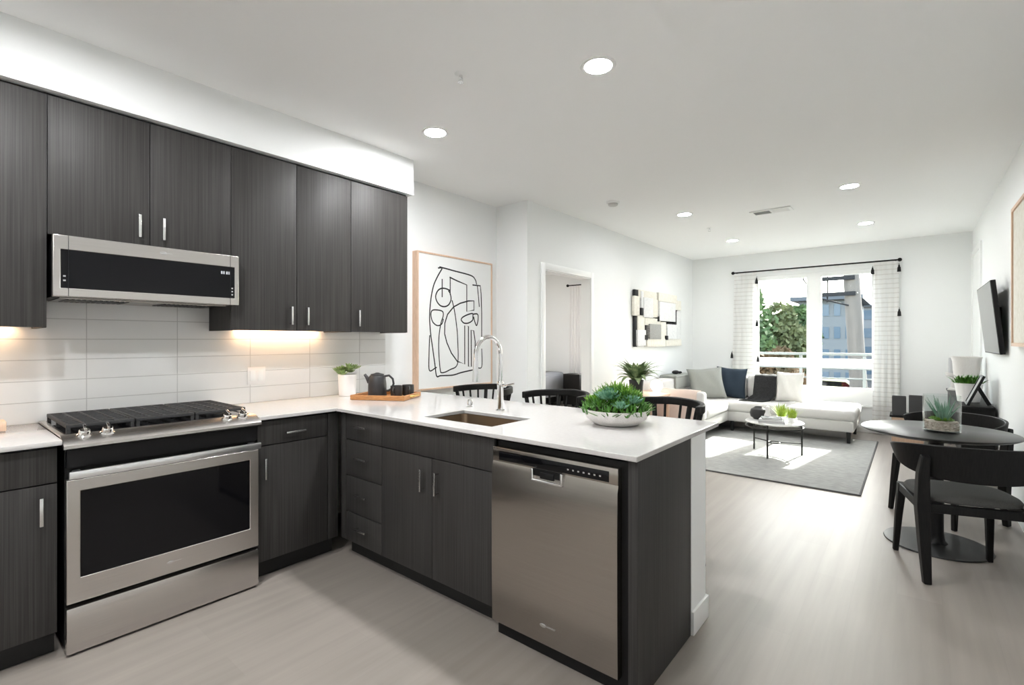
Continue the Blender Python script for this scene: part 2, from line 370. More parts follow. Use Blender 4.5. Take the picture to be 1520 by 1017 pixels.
def ONE(name, mb, m, label, cat, group=None, kind=None, **kw):
    o = P(name, mb, m, None, **kw); o['label'] = label; o['category'] = cat
    if group: o['group'] = group
    if kind: o['kind'] = kind
    return o
def ST(name, mb, m, label=None, cat=None, **kw):
    o = P(name, mb, m, None, **kw); o['kind'] = 'structure'
    if label: o['label'] = label; o['category'] = cat
    return o
def dup(root, loc=None, rz=None, label=None):
    r = root.copy(); COL.objects.link(r)
    if loc is not None: r.location = loc
    if rz is not None: r.rotation_euler = (0, 0, rz)
    if label: r['label'] = label
    for ch in list(root.children):
        c = ch.copy(); COL.objects.link(c); c.parent = r
        for g in list(ch.children):
            d = g.copy(); COL.objects.link(d); d.parent = c
    return r

# ---------------------------------------------------------------- room shell
CH = 2.74; KX = -3.40; LX = -2.985; BY = 8.65; RX = 0.612; NY = 3.88; FY = -2.6
ST('floor', MB().gridslab([-7.3, -3.11, KX - .1, RX + .1], [FY - .1, 3.98, BY + .1], lambda x, y: not (x < KX - .1 and y < 3.98), -0.1, 0.0), 'floor', 'pale greige wood plank floor of kitchen and living room', 'floor')
ST('ceiling', MB().box(-7.3, RX + .1, FY - .1, BY + .1, CH, CH + .1), 'ceil', 'flat white ceiling over kitchen and living room', 'ceiling')
ST('wall_left', MB().box(KX - .1, KX, FY - .1, NY + .1, 0, CH), 'wall', 'white kitchen wall behind cabinets and line drawing', 'wall')
ST('wall_nook', MB().box(KX, LX - .12, NY, NY + .1, 0, CH), 'wall', 'short grey shaded wall return beside the line drawing', 'wall')
ST('wall_living', MB().gridslab([NY, 4.17, 5.115, BY], [0, 2.075, CH], lambda y, z: not (4.17 < y < 5.115 and z < 2.075), LX - .12, LX, 'X'), 'wall', 'white living room wall with the bedroom doorway', 'wall')
WX0, WX1, WZ0, WZ1 = -2.0, -0.37, 0.36, 2.36
BX0, BX1 = -5.15, -3.7
ST('wall_back', MB().gridslab([-7.3, BX0, BX1, WX0, WX1, RX + .1], [0, 0.36, 0.7, WZ1, CH],
   lambda x, z: not ((WX0 < x < WX1 and WZ0 < z < WZ1) or (BX0 < x < BX1 and 0.7 < z < WZ1)), BY, BY + .1, 'Y'), 'wall', 'pale far wall around the big window', 'wall')
ST('wall_right', MB().box(RX, RX + .1, FY - .1, BY, 0, CH), 'wall', 'white right wall behind the television', 'wall')
ST('wall_front', MB().box(KX - .1, RX + .1, FY - .1, FY, 0, CH), 'wall', 'white wall behind the camera closing the kitchen', 'wall')
ST('wall_bedroom', MB().box(-7.3, -7.2, 3.98, BY, 0, CH), 'bedwall', 'beige far side wall of the bedroom', 'wall')
ST('wall_bedroom_near', MB().box(-7.2, LX - .12, 3.98, 4.06, 0, CH), 'bedwall', 'beige near wall of the bedroom', 'wall')
ST('wall_soffit', MB().box(KX, -3.02, FY, 2.46, 2.468, CH), 'wall', 'white boxed soffit above the upper cabinets', 'wall')
ST('wall_peninsula', MB().box(KX, -0.766, 2.205, 2.40, 0, 0.893), 'wall', 'low white wall end behind the dark peninsula panel', 'wall')
ST('wall_backsplash', MB().box(KX, KX + .009, -1.5, 2.464, 0.9136, 1.86), 'tile', 'glossy white stacked tile backsplash above the counter', 'wall')
ST('baseboard_peninsula', MB().box(-0.766, -0.754, 2.205, 2.412, 0, 0.105, .002).box(KX, -0.754, 2.40, 2.412, 0, 0.105, .002), 'trim', 'white baseboard around the peninsula wall end', 'baseboard')
ST('baseboard_living', MB().box(LX, LX + .013, NY, 4.105, 0, .105, .003).box(LX, LX + .013, 5.18, BY, 0, .105, .003), 'trim', 'white baseboard of the living room wall', 'baseboard')
ST('baseboard_back', MB().box(LX + .013, RX, BY - .013, BY, 0, .105, .003), 'trim', 'white baseboard under the big window', 'baseboard')
ST('baseboard_right', MB().box(RX - .013, RX, FY, BY - .013, 0, .105, .003), 'trim', 'white baseboard along the right wall', 'baseboard')

# bedroom doorway
d1 = T('door_1', 'white cased doorway opening into the bedroom', 'doorway', (LX, 4.64, 0), kind='structure', world=True)
P('casing', MB().box(LX, LX + .016, 4.105, 4.172, 0, 2.142, .002).box(LX, LX + .016, 5.113, 5.18, 0, 2.142, .002).box(LX, LX + .016, 4.172, 5.113, 2.074, 2.142, .002), 'trim', d1)
P('jamb', MB().box(LX - .12, LX, 4.16, 4.178, 0, 2.075).box(LX - .12, LX, 5.107, 5.125, 0, 2.075).box(LX - .12, LX, 4.178, 5.107, 2.063, 2.08), 'trim', d1)
# trimmed panel on the right wall
d2 = T('trim_1', 'tall white trimmed panel on the right wall beyond the television', 'wall trim', (RX, 8.1, 0), kind='structure', world=True)
P('casing', MB().box(RX - .018, RX, 7.56, 7.63, .105, 2.45, .002).box(RX - .018, RX, 8.50, 8.57, .105, 2.45, .002).box(RX - .018, RX, 7.63, 8.50, 2.38, 2.45, .002), 'trim', d2)
P('panel', MB().box(RX - .008, RX, 7.63, 8.50, .105, 2.38), 'trim', d2)

# ---------------------------------------------------------------- big window
w1 = T('window_1', 'large white framed window with two tall and two low panes', 'window', ((WX0 + WX1) / 2, BY, WZ0), kind='structure', world=True)
panes = [(-1.925, -1.25, 1.05, 2.295), (-1.055, -0.44, 1.05, 2.295), (-1.925, -1.25, 0.63, 0.915), (-1.055, -0.44, 0.63, 0.915)]
us = [WX0, -1.925, -1.25, -1.055, -.44, WX1]; vs = [WZ0, .63, .915, 1.05, 2.295, WZ1]
inp = lambda x, z: any(a < x < b and c < z < d for a, b, c, d in panes)
P('frame', MB().gridslab(us, vs, lambda x, z: not inp(x, z), BY + .015, BY + .075, 'Y'), 'trim', w1, bevel=.004)
for a, b, c, d in panes:
    P('pane', MB().box(a, b, BY + .040, BY + .046, c, d), 'pane', w1)
P('sill', MB().box(WX0 + .001, WX1 - .001, BY - .03, BY + .015, WZ0 + .001, WZ0 + .025, .004), 'trim', w1)
w2 = T('window_2', 'bedroom window hidden beside the bedroom curtain', 'window', ((BX0 + BX1) / 2, BY, .7), kind='structure', world=True)
P('frame', MB().gridslab([BX0, BX0 + .06, (BX0 + BX1) / 2 - .03, (BX0 + BX1) / 2 + .03, BX1 - .06, BX1], [.7, .76, 2.30, WZ1],
  lambda x, z: z < .76 or z > 2.30 or x < BX0 + .06 or x > BX1 - .06 or abs(x - (BX0 + BX1) / 2) < .03, BY + .02, BY + .07, 'Y'), 'trim', w2)

# ---------------------------------------------------------------- kitchen cabinets
def fb(mb, face, u0, u1, d0, d1, z0, z1, bev=0.0):
    ax, f = face
    if ax == 'X': return mb.box(f + d0, f + d1, u0, u1, z0, z1, bev)
    return mb.box(u0, u1, f - d1, f - d0, z0, z1, bev)
def pull(face, u, z, L=.115, vert=True):
    mb = MB()
    if vert:
        fb(mb, face, u - .006, u + .006, .024, .032, z - L / 2, z + L / 2, .0015)
        for s in (-1, 1): fb(mb, face, u - .004, u + .004, .0, .025, z + s * (L / 2 - .008) - .004, z + s * (L / 2 - .008) + .004)
    else:
        fb(mb, face, u - L / 2, u + L / 2, .024, .032, z - .006, z + .006, .0015)
        for s in (-1, 1): fb(mb, face, u + s * (L / 2 - .008) - .004, u + s * (L / 2 - .008) + .004, .0, .025, z - .004, z + .004)
    return mb
G = .0018
def cabinet(name, label, group, face, depth, u0, u1, z0, z1, fronts, toe=0.0, side=None, lift=0.0):
    """fronts: (kind, u0, u1, z0, z1, handle) ; handle = (u, z, vertical) or None"""
    ax, f = face
    loc = (f - depth / 2, (u0 + u1) / 2, z0 - toe) if ax == 'X' else ((u0 + u1) / 2, f + depth / 2, z0 - toe)
    t = T(name, label, 'cabinet', loc, 0, group, world=True)
    mb = MB(); fb(mb, face, u0 + .0005, u1 - .0005, -depth, -.0205, z0 + lift, z1)
    if lift:
        fb(mb, face, u0 + .0005, u0 + .016, -depth, -.0205, z0 - .005, z0 + lift); fb(mb, face, u1 - .016, u1 - .0005, -depth, -.0205, z0 - .005, z0 + lift)
    if toe: fb(mb, face, u0 + .0005, u1 - .0005, -depth, -.075, z0 - toe, z0)
    P('body', mb, side or 'carc', t)
    for kind, a, b, c, d, h in fronts:
        m2 = MB(); fb(m2, face, a + G, b - G, -.02, 0, c + G, d - G, .001)
        o = P(kind, m2, 'cab', t)
        if h: P('handle', pull(face, *h[:2], vert=h[2]), 'nickel', o)
    return t
UG = 'dark wood upper cabinets'; LG = 'dark wood base cabinets'
UF = ('X', -3.05); UD = .339
ZT = 2.466
cabinet('upper_cabinet', 'tall dark upper cabinet at the left edge, left of the microwave', UG, UF, UD, -.39, .369, 1.392, ZT,
        [('door', -.39, -.01, 1.387, ZT - .012, (-.05, 1.485, True)), ('door', -.01, .369, 1.387, ZT - .012, (.03, 1.485, True))], side='cab', lift=.018)
cabinet('upper_cabinet', 'short two-door dark upper cabinet directly above the microwave', UG, UF, UD, .369, 1.146, 1.818, ZT,
        [('door', .369, .757, 1.815, ZT - .012, (.709, 1.91, True)), ('door', .757, 1.146, 1.815, ZT - .012, (.812, 1.91, True))])
cabinet('upper_cabinet', 'tall two-door dark upper cabinet just right of the microwave', UG, UF, UD, 1.146, 1.927, 1.392, ZT,
        [('door', 1.146, 1.536, 1.387, ZT - .012, (1.495, 1.485, True)), ('door', 1.536, 1.927, 1.387, ZT - .012, (1.60, 1.485, True))], side='cab', lift=.018)
cabinet('upper_cabinet', 'tall single-door dark upper cabinet at the right end of the row', UG, UF, UD, 1.927, 2.425, 1.392, ZT,
        [('door', 1.927, 2.425, 1.387, ZT - .012, (1.98, 1.485, True))], side='cab', lift=.018)
BF = ('X', -2.76); BD = .62
cabinet('base_cabinet', 'dark base cabinet with drawer and door left of the stove', LG, BF, BD, -.40, .366, .105, .892,
        [('drawer_front', -.40, .366, .735, .882, None), ('door', -.017, .366, .108, .733, (.314, .628, True)), ('door', -.40, -.017, .108, .733, (-.347, .628, True))], toe=.105)
cabinet('base_cabinet', 'dark base cabinet with one drawer and door right of the stove', LG, BF, BD, 1.168, 1.655, .105, .892,
        [('drawer_front', 1.168, 1.585, .747, .882, (1.375, .805, False)), ('door', 1.168, 1.585, .108, .745, (1.205, .622, True)), ('filler_panel', 1.585, 1.655, .108, .882, None)], toe=.105)
PF = ('Y', 1.66); PD = .54
cabinet('base_cabinet', 'dark peninsula cabinet with a stack of four drawers by the corner', LG, PF, PD, -2.737, -2.316, .105, .892,
        [('filler_panel', -2.737, -2.68, .108, .882, None)] + [('drawer_front', -2.68, -2.316, a, b, (-2.50, (a + b) / 2 + .012, False)) for a, b in ((.727, .882), (.508, .725), (.288, .506), (.108, .286))], toe=.105)
cabinet('base_cabinet', 'dark two-door cabinet with a plain false front below the sink', LG, PF, PD, -2.316, -1.466, .105, .66,
        [('false_front', -2.316, -1.466, .727, .882, None), ('door', -2.316, -1.893, .108, .725, (-1.955, .607, True)), ('door', -1.893, -1.466, .108, .725, (-1.845, .607, True))], toe=.105)
ONE('end_panel', MB().box(-.806, -.768, 1.655, 2.204, 0.0, .892, .001), 'cab', 'dark wood end panel right of the dishwasher', 'cabinet panel')

# worktops
o = ONE('countertop', MB().gridslab([KX + .01, -2.725, -2.06, -1.56, -.755], [1.166, 1.62, 1.745, 2.06, 2.57],
    lambda x, y: not (y < 1.62 and x > -2.725) and not (-2.06 < x < -1.56 and 1.745 < y < 2.06), .8935, .914), 'quartz',
    'white quartz L-shaped countertop with the sink cut into it', 'countertop', bevel=.003)
ONE('countertop', MB().box(KX + .01, -2.725, -1.5, .376, .8935, .914, .002), 'quartz', 'white quartz countertop piece left of the stove', 'countertop')

# sink, faucet, air gap
sk = T('sink', 'rectangular undermount steel sink set in the white peninsula top', 'sink', (-1.81, 1.90, .69), world=True)
def rrect(x0, x1, y0, y1, r, n=5):
    out = []
    for cx, cy, a in ((x1 - r, y1 - r, 0), (x0 + r, y1 - r, 90), (x0 + r, y0 + r, 180), (x1 - r, y0 + r, 270)):
        for i in range(n + 1):
            t = math.radians(a + 90 * i / n); out.append((cx + r * math.cos(t), cy + r * math.sin(t)))
    return out
mb = MB(); b = bmesh.new()
lo = [b.verts.new((x, y, .70)) for x, y in rrect(-2.035, -1.585, 1.77, 2.035, .03)]
hi = [b.verts.new((x, y, .8932)) for x, y in rrect(-2.062, -1.558, 1.743, 2.062, .03)]
ho = [b.verts.new((x, y, .8932)) for x, y in rrect(-2.085, -1.535, 1.72, 2.085, .04)]
lo2 = [b.verts.new((x, y, .685)) for x, y in rrect(-2.05, -1.57, 1.755, 2.05, .04)]
n_ = len(lo); b.faces.new(lo); b.faces.new(lo2[::-1])
for i in range(n_):
    j = (i + 1) % n_
    b.faces.new((lo[i], hi[i], hi[j], lo[j])); b.faces.new((hi[i], ho[i], ho[j], hi[j])); b.faces.new((ho[i], lo2[i], lo2[j], ho[j]))
mb._take(b); P('basin', mb, 'sink', sk)
P('drain', MB().lathe([(0, .704), (.03, .704), (.042, .706), (.045, .701)], (-1.81, 1.93, 0)), 'chrome', sk)

fa = T('faucet', 'tall chrome gooseneck pull-down faucet behind the sink', 'faucet', (-1.87, 2.17, .914))
P('base', MB().lathe([(0, 0), (.028, 0), (.028, .006), (.021, .012), (.0195, .145), (.021, .15), (.021, .165), (.017, .175), (0, .175)]), 'chrome', fa)
pts = [(0, 0, .17), (0, 0, .33)]
for i in range(1, 13):
    a = PI * i / 12; pts.append((0, -.105 + .105 * math.cos(a), .33 + .105 * math.sin(a)))
pts += [(0, -.212, .28)]
P('spout', MB().tube(pts, .0125, 14), 'chrome', fa)
P('spray_head', MB().cyl((0, -.211, .30), (0, -.214, .185), .015, .0165, 20), 'chrome', fa)
P('lever', MB().cyl((.0, 0, .148), (.036, 0, .150), .013, .012).cyl((.034, 0, .150), (.10, .004, .165), .0055, .0045), 'chrome', fa)
ONE('air_gap', MB().lathe([(0, .914), (.022, .914), (.022, .919), (.017, .921), (.017, .955), (.014, .962), (0, .963)], (-2.12, 2.17, 0)), 'chrome', 'small chrome air gap cap left of the faucet', 'sink fitting')

# ---------------------------------------------------------------- range
rg = T('range', 'stainless gas range with black oven window between the dark cabinets', 'stove', (-3.05, .774, 0), world=True)
RY0, RY1 = .388, 1.160; RFX = -2.72
P('body', MB().box(KX + .012, RFX - .045, RY0, RY1, .03, .905), 'blk', rg)
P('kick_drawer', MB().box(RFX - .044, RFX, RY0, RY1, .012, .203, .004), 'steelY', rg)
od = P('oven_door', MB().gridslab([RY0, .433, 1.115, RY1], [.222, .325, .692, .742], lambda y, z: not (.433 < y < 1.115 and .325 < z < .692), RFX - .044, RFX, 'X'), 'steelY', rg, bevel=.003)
P('oven_window', MB().box(RFX - .040, RFX - .004, .4335, 1.1145, .3255, .6915), 'bglass', od)
P('handle', MB().box(RFX + .026, RFX + .04, RY0 + .003, RY1 - .003, .752, .784, .003).box(RFX - .03, RFX + .03, RY0 + .02, RY0 + .045, .757, .779).box(RFX - .03, RFX + .03, RY1 - .045, RY1 - .02, .757, .779), 'handle', od)
P('emblem', MB().lathe([(0, 0), (.014, 0), (.014, .0015), (.010, .002), (0, .002)], mtx=Matrix.Translation((RFX, .756, .274)) @ Matrix.Rotation(PI / 2, 4, 'Y') @ Matrix.Diagonal((.5, 1, 1, 1))).box(RFX, RFX + .001, .742, .802, .2735, .2765), 'nickel', od)
P('control_panel', MB().prism([(RFX - .05, .79), (RFX - .018, .79), (RFX - .006, .868), (RFX - .05, .868)], RY0 + .002, RY1 - .002, 'Y'), 'blk', rg)
P('cooktop_trim', MB().prism([(-2.80, .900), (RFX + .004, .872), (RFX + .010, .876), (RFX + .010, .889), (RFX - .01, .908), (-2.80, .926)], RY0 - .010, RY1 + .010, 'Y')
  .box(KX + .02, -2.80, RY0 - .010, RY0 + .012, .915, .926, .002).box(KX + .02, -2.80, RY1 - .012, RY1 + .010, .915, .926, .002), 'steelY', rg)
P('cooktop', MB().box(KX + .02, -2.80, RY0 + .0125, RY1 - .0125, .906, .922), 'bglass', rg)
gx0, gx1 = -3.345, -2.852
for k in range(3):
    a, c = RY0 + .016 + k * .248, RY0 + .016 + (k + 1) * .248 - .006
    mb = MB()
    for x in (gx0, gx1): mb.box(x - .008, x + .008, a, c, .944, .960, .002)
    for y in (a + .006, c - .006): mb.box(gx0, gx1, y - .006, y + .006, .944, .960, .002)
    for i in range(1, 9): 
        x = gx0 + (gx1 - gx0) * i / 9; mb.box(x - .006, x + .006, a, c, .946, .960, .002)
    for i in range(1, 4):
        y = a + (c - a) * i / 4; mb.box(gx0, gx1, y - .006, y + .006, .944, .960, .002)
    for x in (gx0, (gx0 + gx1) / 2, gx1):
        for y in (a + .008, c - .008): mb.box(x - .007, x + .007, y - .007, y + .007, .922, .946)
    P('grate', mb, 'iron', rg)
for x, y in ((-3.22, .53), (-2.97, .53), (-3.1, .774), (-3.22, 1.02), (-2.97, 1.02)):
    P('burner', MB().lathe([(0, .922), (.05, .922), (.05, .930), (.036, .932), (.036, .939), (0, .941)], (x, y, 0)), 'iron', rg)
kd = Vector((.40, 0, .916)).normalized()
for y in (.452, .530, 1.02, 1.095):
    c = Vector((-2.768, y, .917))
    q = Vector((0, 0, 1)).rotation_difference(kd).to_matrix().to_4x4()
    mb = MB().lathe([(0, 0), (.026, 0), (.026, .006), (.021, .010), (.020, .026), (.017, .030), (0, .030)], mtx=Matrix.Translation(c) @ q, n=24)
    mb.box(-.021, .021, -.0055, .0055, .026, .046, .003, mtx=Matrix.Translation(c) @ q)
    P('knob', mb, 'chrome', rg)

# ---------------------------------------------------------------- microwave hood
mw = T('microwave', 'low-profile stainless microwave hood under the dark upper cabinets', 'microwave', (-3.19, .774, 1.53), world=True)
MX = -2.99; m0, m1 = .380, 1.166
P('body', MB().box(KX + .012, MX - .035, m0 + .004, m1 - .022, 1.530, 1.812, .002), 'blk', mw)
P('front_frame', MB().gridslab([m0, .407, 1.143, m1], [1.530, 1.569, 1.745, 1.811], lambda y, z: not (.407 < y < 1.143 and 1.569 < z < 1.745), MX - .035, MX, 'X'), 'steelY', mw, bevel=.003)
P('glass_front', MB().box(MX - .034, MX - .002, .4075, 1.1425, 1.5695, 1.7445), 'bglass', mw)
for y in (.4335, 1.120): P('seam', MB().box(MX - .02, MX + .0008, y - .001, y + .0008, 1.531, 1.81), 'blk', mw)
mb = MB()
for i in range(4): mb.box(MX - .002, MX - .0012, 1.072 + i * .011 + (.004 if i > 1 else 0), 1.080 + i * .011 + (.004 if i > 1 else 0), 1.702, 1.718)
P('clock_display', mb, 'digits', mw)
mb = MB()
for i in range(3): mb.box(MX - .002, MX - .0012, 1.126, 1.134, 1.585 + i * .018, 1.592 + i * .018)
P('buttons', mb, 'nickel', mw); mb = MB()
for i in range(2): mb.box(MX - .002, MX - .0012, .415, .424, 1.60 + i * .02, 1.607 + i * .02)
P('buttons', mb, 'nickel', mw)
P('emblem', MB().lathe([(0, 0), (.016, 0), (.016, .001), (.011, .002), (0, .002)], mtx=Matrix.Translation((MX, .80, 1.780)) @ Matrix.Rotation(PI / 2, 4, 'Y') @ Matrix.Diagonal((.5, 1, 1, 1))).box(MX, MX + .001, .785, .84, 1.779, 1.782), 'nickel', mw)
mb = MB().box(KX + .03, MX - .06, m0 + .03, m1 - .05, 1.524, 1.531)
P('underside_plate', mb, 'steelX', mw)
for a in (m0 + .06, .83):
    mb = MB()
    for i in range(12): mb.box(-3.30, -3.10, a + i * .021, a + i * .021 + .011, 1.522, 1.5245)
    P('grease_filter', mb, 'blk', mw)

# ---------------------------------------------------------------- dishwasher
dw = T('dishwasher', 'stainless dishwasher with black control strip at the peninsula end', 'dishwasher', (-1.15, 1.95, 0), world=True)
DY = 1.640; x0, x1 = -1.457, -.838
P('body', MB().box(x0 + .004, -.812, DY + .03, 2.18, .07, .875), 'blk', dw)
P('toe_plate', MB().box(x0 + .002, -.81, DY + .035, DY + .055, 0.0, .068), 'blk', dw)
mb = MB(); pz = [(.070, 0), (.075, -.006), (.30, -.009), (.60, -.010), (.76, -.007), (.79, 0)]
prof = [(DY + d, z) for z, d in pz] + [(DY + .03, .79), (DY + .03, .070)]
b = bmesh.new()
A = [b.verts.new((x0, y, z)) for y, z in prof]; B = [b.verts.new((x1, y, z)) for y, z in prof]; b.faces.new(A); b.faces.new(B[::-1])
for i in range(len(prof)): b.faces.new((A[i], A[(i + 1) % len(prof)], B[(i + 1) % len(prof)], B[i]))
bmesh.ops.recalc_face_normals(b, faces=b.faces); mb._take(b)
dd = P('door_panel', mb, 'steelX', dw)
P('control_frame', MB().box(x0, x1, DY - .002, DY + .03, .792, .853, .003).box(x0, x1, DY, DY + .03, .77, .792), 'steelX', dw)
P('control_strip', MB().box(-1.420, -.875, DY - .0035, DY + .002, .797, .838, .001), 'bglass', dw)
mb = MB()
for i in range(7): mb.box(-1.06 + i * .024, -1.052 + i * .024, DY - .0042, DY - .0034, .812, .818)
P('buttons', mb, 'nickel', dw)
P('pocket_handle', MB().gridslab([-1.232, -1.222, -1.087, -1.077], [.742, .752, .794], lambda x, z: not (-1.222 < x < -1.087 and z > .752), DY - .018, DY - .002, 'Y'), 'nickel', dw, bevel=.003)
P('pocket_recess', MB().box(-1.2215, -1.0875, DY - .006, DY - .002, .7525, .794).box(-1.19, -1.12, DY - .012, DY - .004, .757, .783, .003), 'blk', dw)
P('emblem', MB().lathe([(0, 0), (.016, 0), (.016, .001), (.011, .002), (0, .002)], mtx=Matrix.Translation((-1.175, DY - .0085, .153)) @ Matrix.Rotation(PI / 2, 4, 'X') @ Matrix.Diagonal((1, .5, 1, 1))).box(-1.157, -1.115, DY - .010, DY - .0075, .1515, .1545), 'nickel', dw)

# ---------------------------------------------------------------- wall outlets, under-cabinet lights, line drawing
ol = T('outlet_plate', 'white double outlet and switch plate on the tile backsplash', 'outlet', (KX + .009, 1.43, 1.05), world=True)
P('plate', MB().box(KX + .009, KX + .015, 1.372, 1.488, 1.035, 1.150, .002), 'white', ol)
P('receptacle', MB().box(KX + .0145, KX + .018, 1.388, 1.422, 1.058, 1.127, .001), 'trim', ol)
P('rocker_switch', MB().box(KX + .0145, KX + .018, 1.438, 1.472, 1.058, 1.127, .001), 'trim', ol)
UL = [('warm light bar under the tall upper cabinets right of the microwave', 1.30, 1.86), ('warm light bar under the upper cabinet at the left edge', -.25, .28)]
for lab, a, c in UL:
    u = T('cabinet_light', lab, 'light', (-3.36, (a + c) / 2, 1.41), world=True)
    P('housing', MB().box(-3.385, -3.335, a - .02, c + .02, 1.3987, 1.4098, .001), 'white', u)
    P('diffuser', MB().box(-3.38, -3.34, a, c, 1.3955, 1.3985), 'strip', u)

ART = [[(2.995, 1.988), (3.059, 1.996), (3.2, 1.984), (3.421, 1.964), (3.484, 1.931), (3.505, 1.882)], [(3.013, 2.001), (3.059, 1.996)], [(3.046, 1.989), (2.986, 1.903), (2.941, 1.818), (2.91, 1.695), (2.896, 1.548), (2.906, 1.401), (2.932, 1.254), (2.959, 1.105), (2.98, 1.003), (3.031, 1.004), (3.181, 1.001), (3.299, 1.02), (3.484, 1.04)], [(2.897, 1.374), (2.889, 1.214), (2.892, 1.061), (2.959, 1.075), (2.98, 1.084)], [(3.046, 1.893), (3.046, 1.725)], [(3.147, 1.794), (3.096, 1.807), (3.04, 1.806), (2.995, 1.782), (2.968, 1.733), (2.98, 1.686), (3.022, 1.648), (3.077, 1.64), (3.128, 1.661), (3.158, 1.711), (3.147, 1.766), (3.124, 1.792)], [(3.147, 1.919), (3.147, 1.808), (3.147, 1.752)], [(3.139, 1.919), (3.239, 1.893), (3.367, 1.866), (3.367, 1.609), (3.467, 1.626), (3.467, 1.717), (3.39, 1.712), (3.279, 1.683), (3.191, 1.643), (3.114, 1.57), (3.079, 1.486), (3.077, 1.389), (3.105, 1.307), (3.162, 1.209), (3.239, 1.129), (3.339, 1.097), (3.339, 1.471), (3.39, 1.465), (3.39, 1.074), (3.431, 1.069), (3.427, 1.43), (3.463, 1.423), (3.484, 1.32), (3.484, 1.232)], [(3.171, 1.705), (3.2, 1.616), (3.226, 1.49), (3.243, 1.349), (3.243, 1.108), (3.143, 1.053), (3.049, 1.03), (3.022, 1.062), (3.004, 1.239), (3.009, 1.375), (3.031, 1.485), (3.059, 1.554), (3.049, 1.595), (2.977, 1.605), (2.924, 1.596), (2.911, 1.555), (2.932, 1.495), (2.986, 1.463), (3.04, 1.478), (3.062, 1.527)], [(3.446, 1.873), (3.559, 1.874), (3.57, 1.798), (3.579, 1.604), (3.579, 1.32)], [(3.516, 1.868), (3.531, 1.765), (3.544, 1.662)], [(3.579, 1.245), (3.579, 1.063), (3.505, 1.061)], [(3.289, 1.523), (3.309, 1.549), (3.38, 1.578), (3.446, 1.591), (3.452, 1.562), (3.446, 1.525), (3.39, 1.497), (3.329, 1.495), (3.289, 1.523)], [(3.446, 1.584), (3.516, 1.589), (3.527, 1.542), (3.505, 1.475), (3.473, 1.526), (3.463, 1.562)]]
ap = T('framed_drawing', 'large pale wood framed black line drawing on the kitchen wall', 'picture', (KX, 3.24, .885), world=True)
AF = -3.337; a0, a1, az0, az1 = 2.755, 3.735, .885, 2.115
P('frame', MB().gridslab([a0, a0 + .014, a1 - .014, a1], [az0, az0 + .014, az1 - .014, az1], lambda y, z: y < a0 + .014 or y > a1 - .014 or z < az0 + .014 or z > az1 - .014, KX + .001, AF + .008, 'X'), 'palewood', ap)
pa = P('paper', MB().box(KX + .004, AF, a0 + .0145, a1 - .0145, az0 + .0145, az1 - .0145), 'paper', ap)
def smooth(p, k=6):
    if len(p) < 3: return p
    out = []
    for i in range(len(p) - 1):
        q0, q1, q2, q3 = p[max(i - 1, 0)], p[i], p[i + 1], p[min(i + 2, len(p) - 1)]
        for j in range(k):
            t = j / k
            out.append(tuple(0.5 * ((2 * q1[c]) + (-q0[c] + q2[c]) * t + (2 * q0[c] - 5 * q1[c] + 4 * q2[c] - q3[c]) * t * t + (-q0[c] + 3 * q1[c] - 3 * q2[c] + q3[c]) * t ** 3) for c in (0, 1)))
    return out + [p[-1]]
mb = MB()
for li, l_ in enumerate(ART):
    l_ = [(y + .004, z) for y, z in l_]
    pts = l_ if li in (7, 9) else smooth(l_)
    mb.tube([(AF + .0006, y, z) for y, z in pts], .0066, 6, flat=1.0)
bmesh.ops.scale(mb.bm, vec=(.15, 1, 1), verts=mb.bm.verts); bmesh.ops.translate(mb.bm, vec=(AF * .85, 0, 0), verts=mb.bm.verts)
P('drawn_line', mb, 'ink', ap)

# ---------------------------------------------------------------- things on the kitchen counter
def rosette(mb, c, r, rings=4, n0=5, thick=.012, w=.5, jit=.15, flat=0.0):
    for k in range(rings):
        t = k / max(1, rings - 1); n = n0 + k * 2
        for i in range(n):
            yaw = 2 * PI * (i + .5 * (k % 2)) / n + random.uniform(-jit, jit)
            L = r * (.35 + .65 * t) * random.uniform(.9, 1.1); pitch = 1.3 - 1.05 * t - flat
            mb.leaf((c[0], c[1], c[2] + .012 * (1 - t)), yaw, pitch, L, L * w, bend=-.5, thick=thick * (.5 + .5 * t), n=5)
pt = T('potted_succulent', 'small leafy succulent in a white pot against the tile', 'plant', (-3.27, 2.035, .914))
P('pot', MB().lathe([(0, 0), (.056, 0), (.060, .004), (.066, .155), (.066, .160), (.061, .160), (.058, .145), (0, .143)]), 'white', pt)
P('soil', MB().lathe([(0, .148), (.058, .146)]), 'soil', pt)
mb = MB()
for i in range(12):
    a = random.uniform(0, 2 * PI); rr = random.uniform(.0, .075)
    rosette(mb, (rr * math.cos(a), rr * math.sin(a), .16 + random.uniform(.0, .055) - rr * .2), random.uniform(.04, .06), 3, 5, .008, .6)
P('foliage', mb, 'leafp', pt)
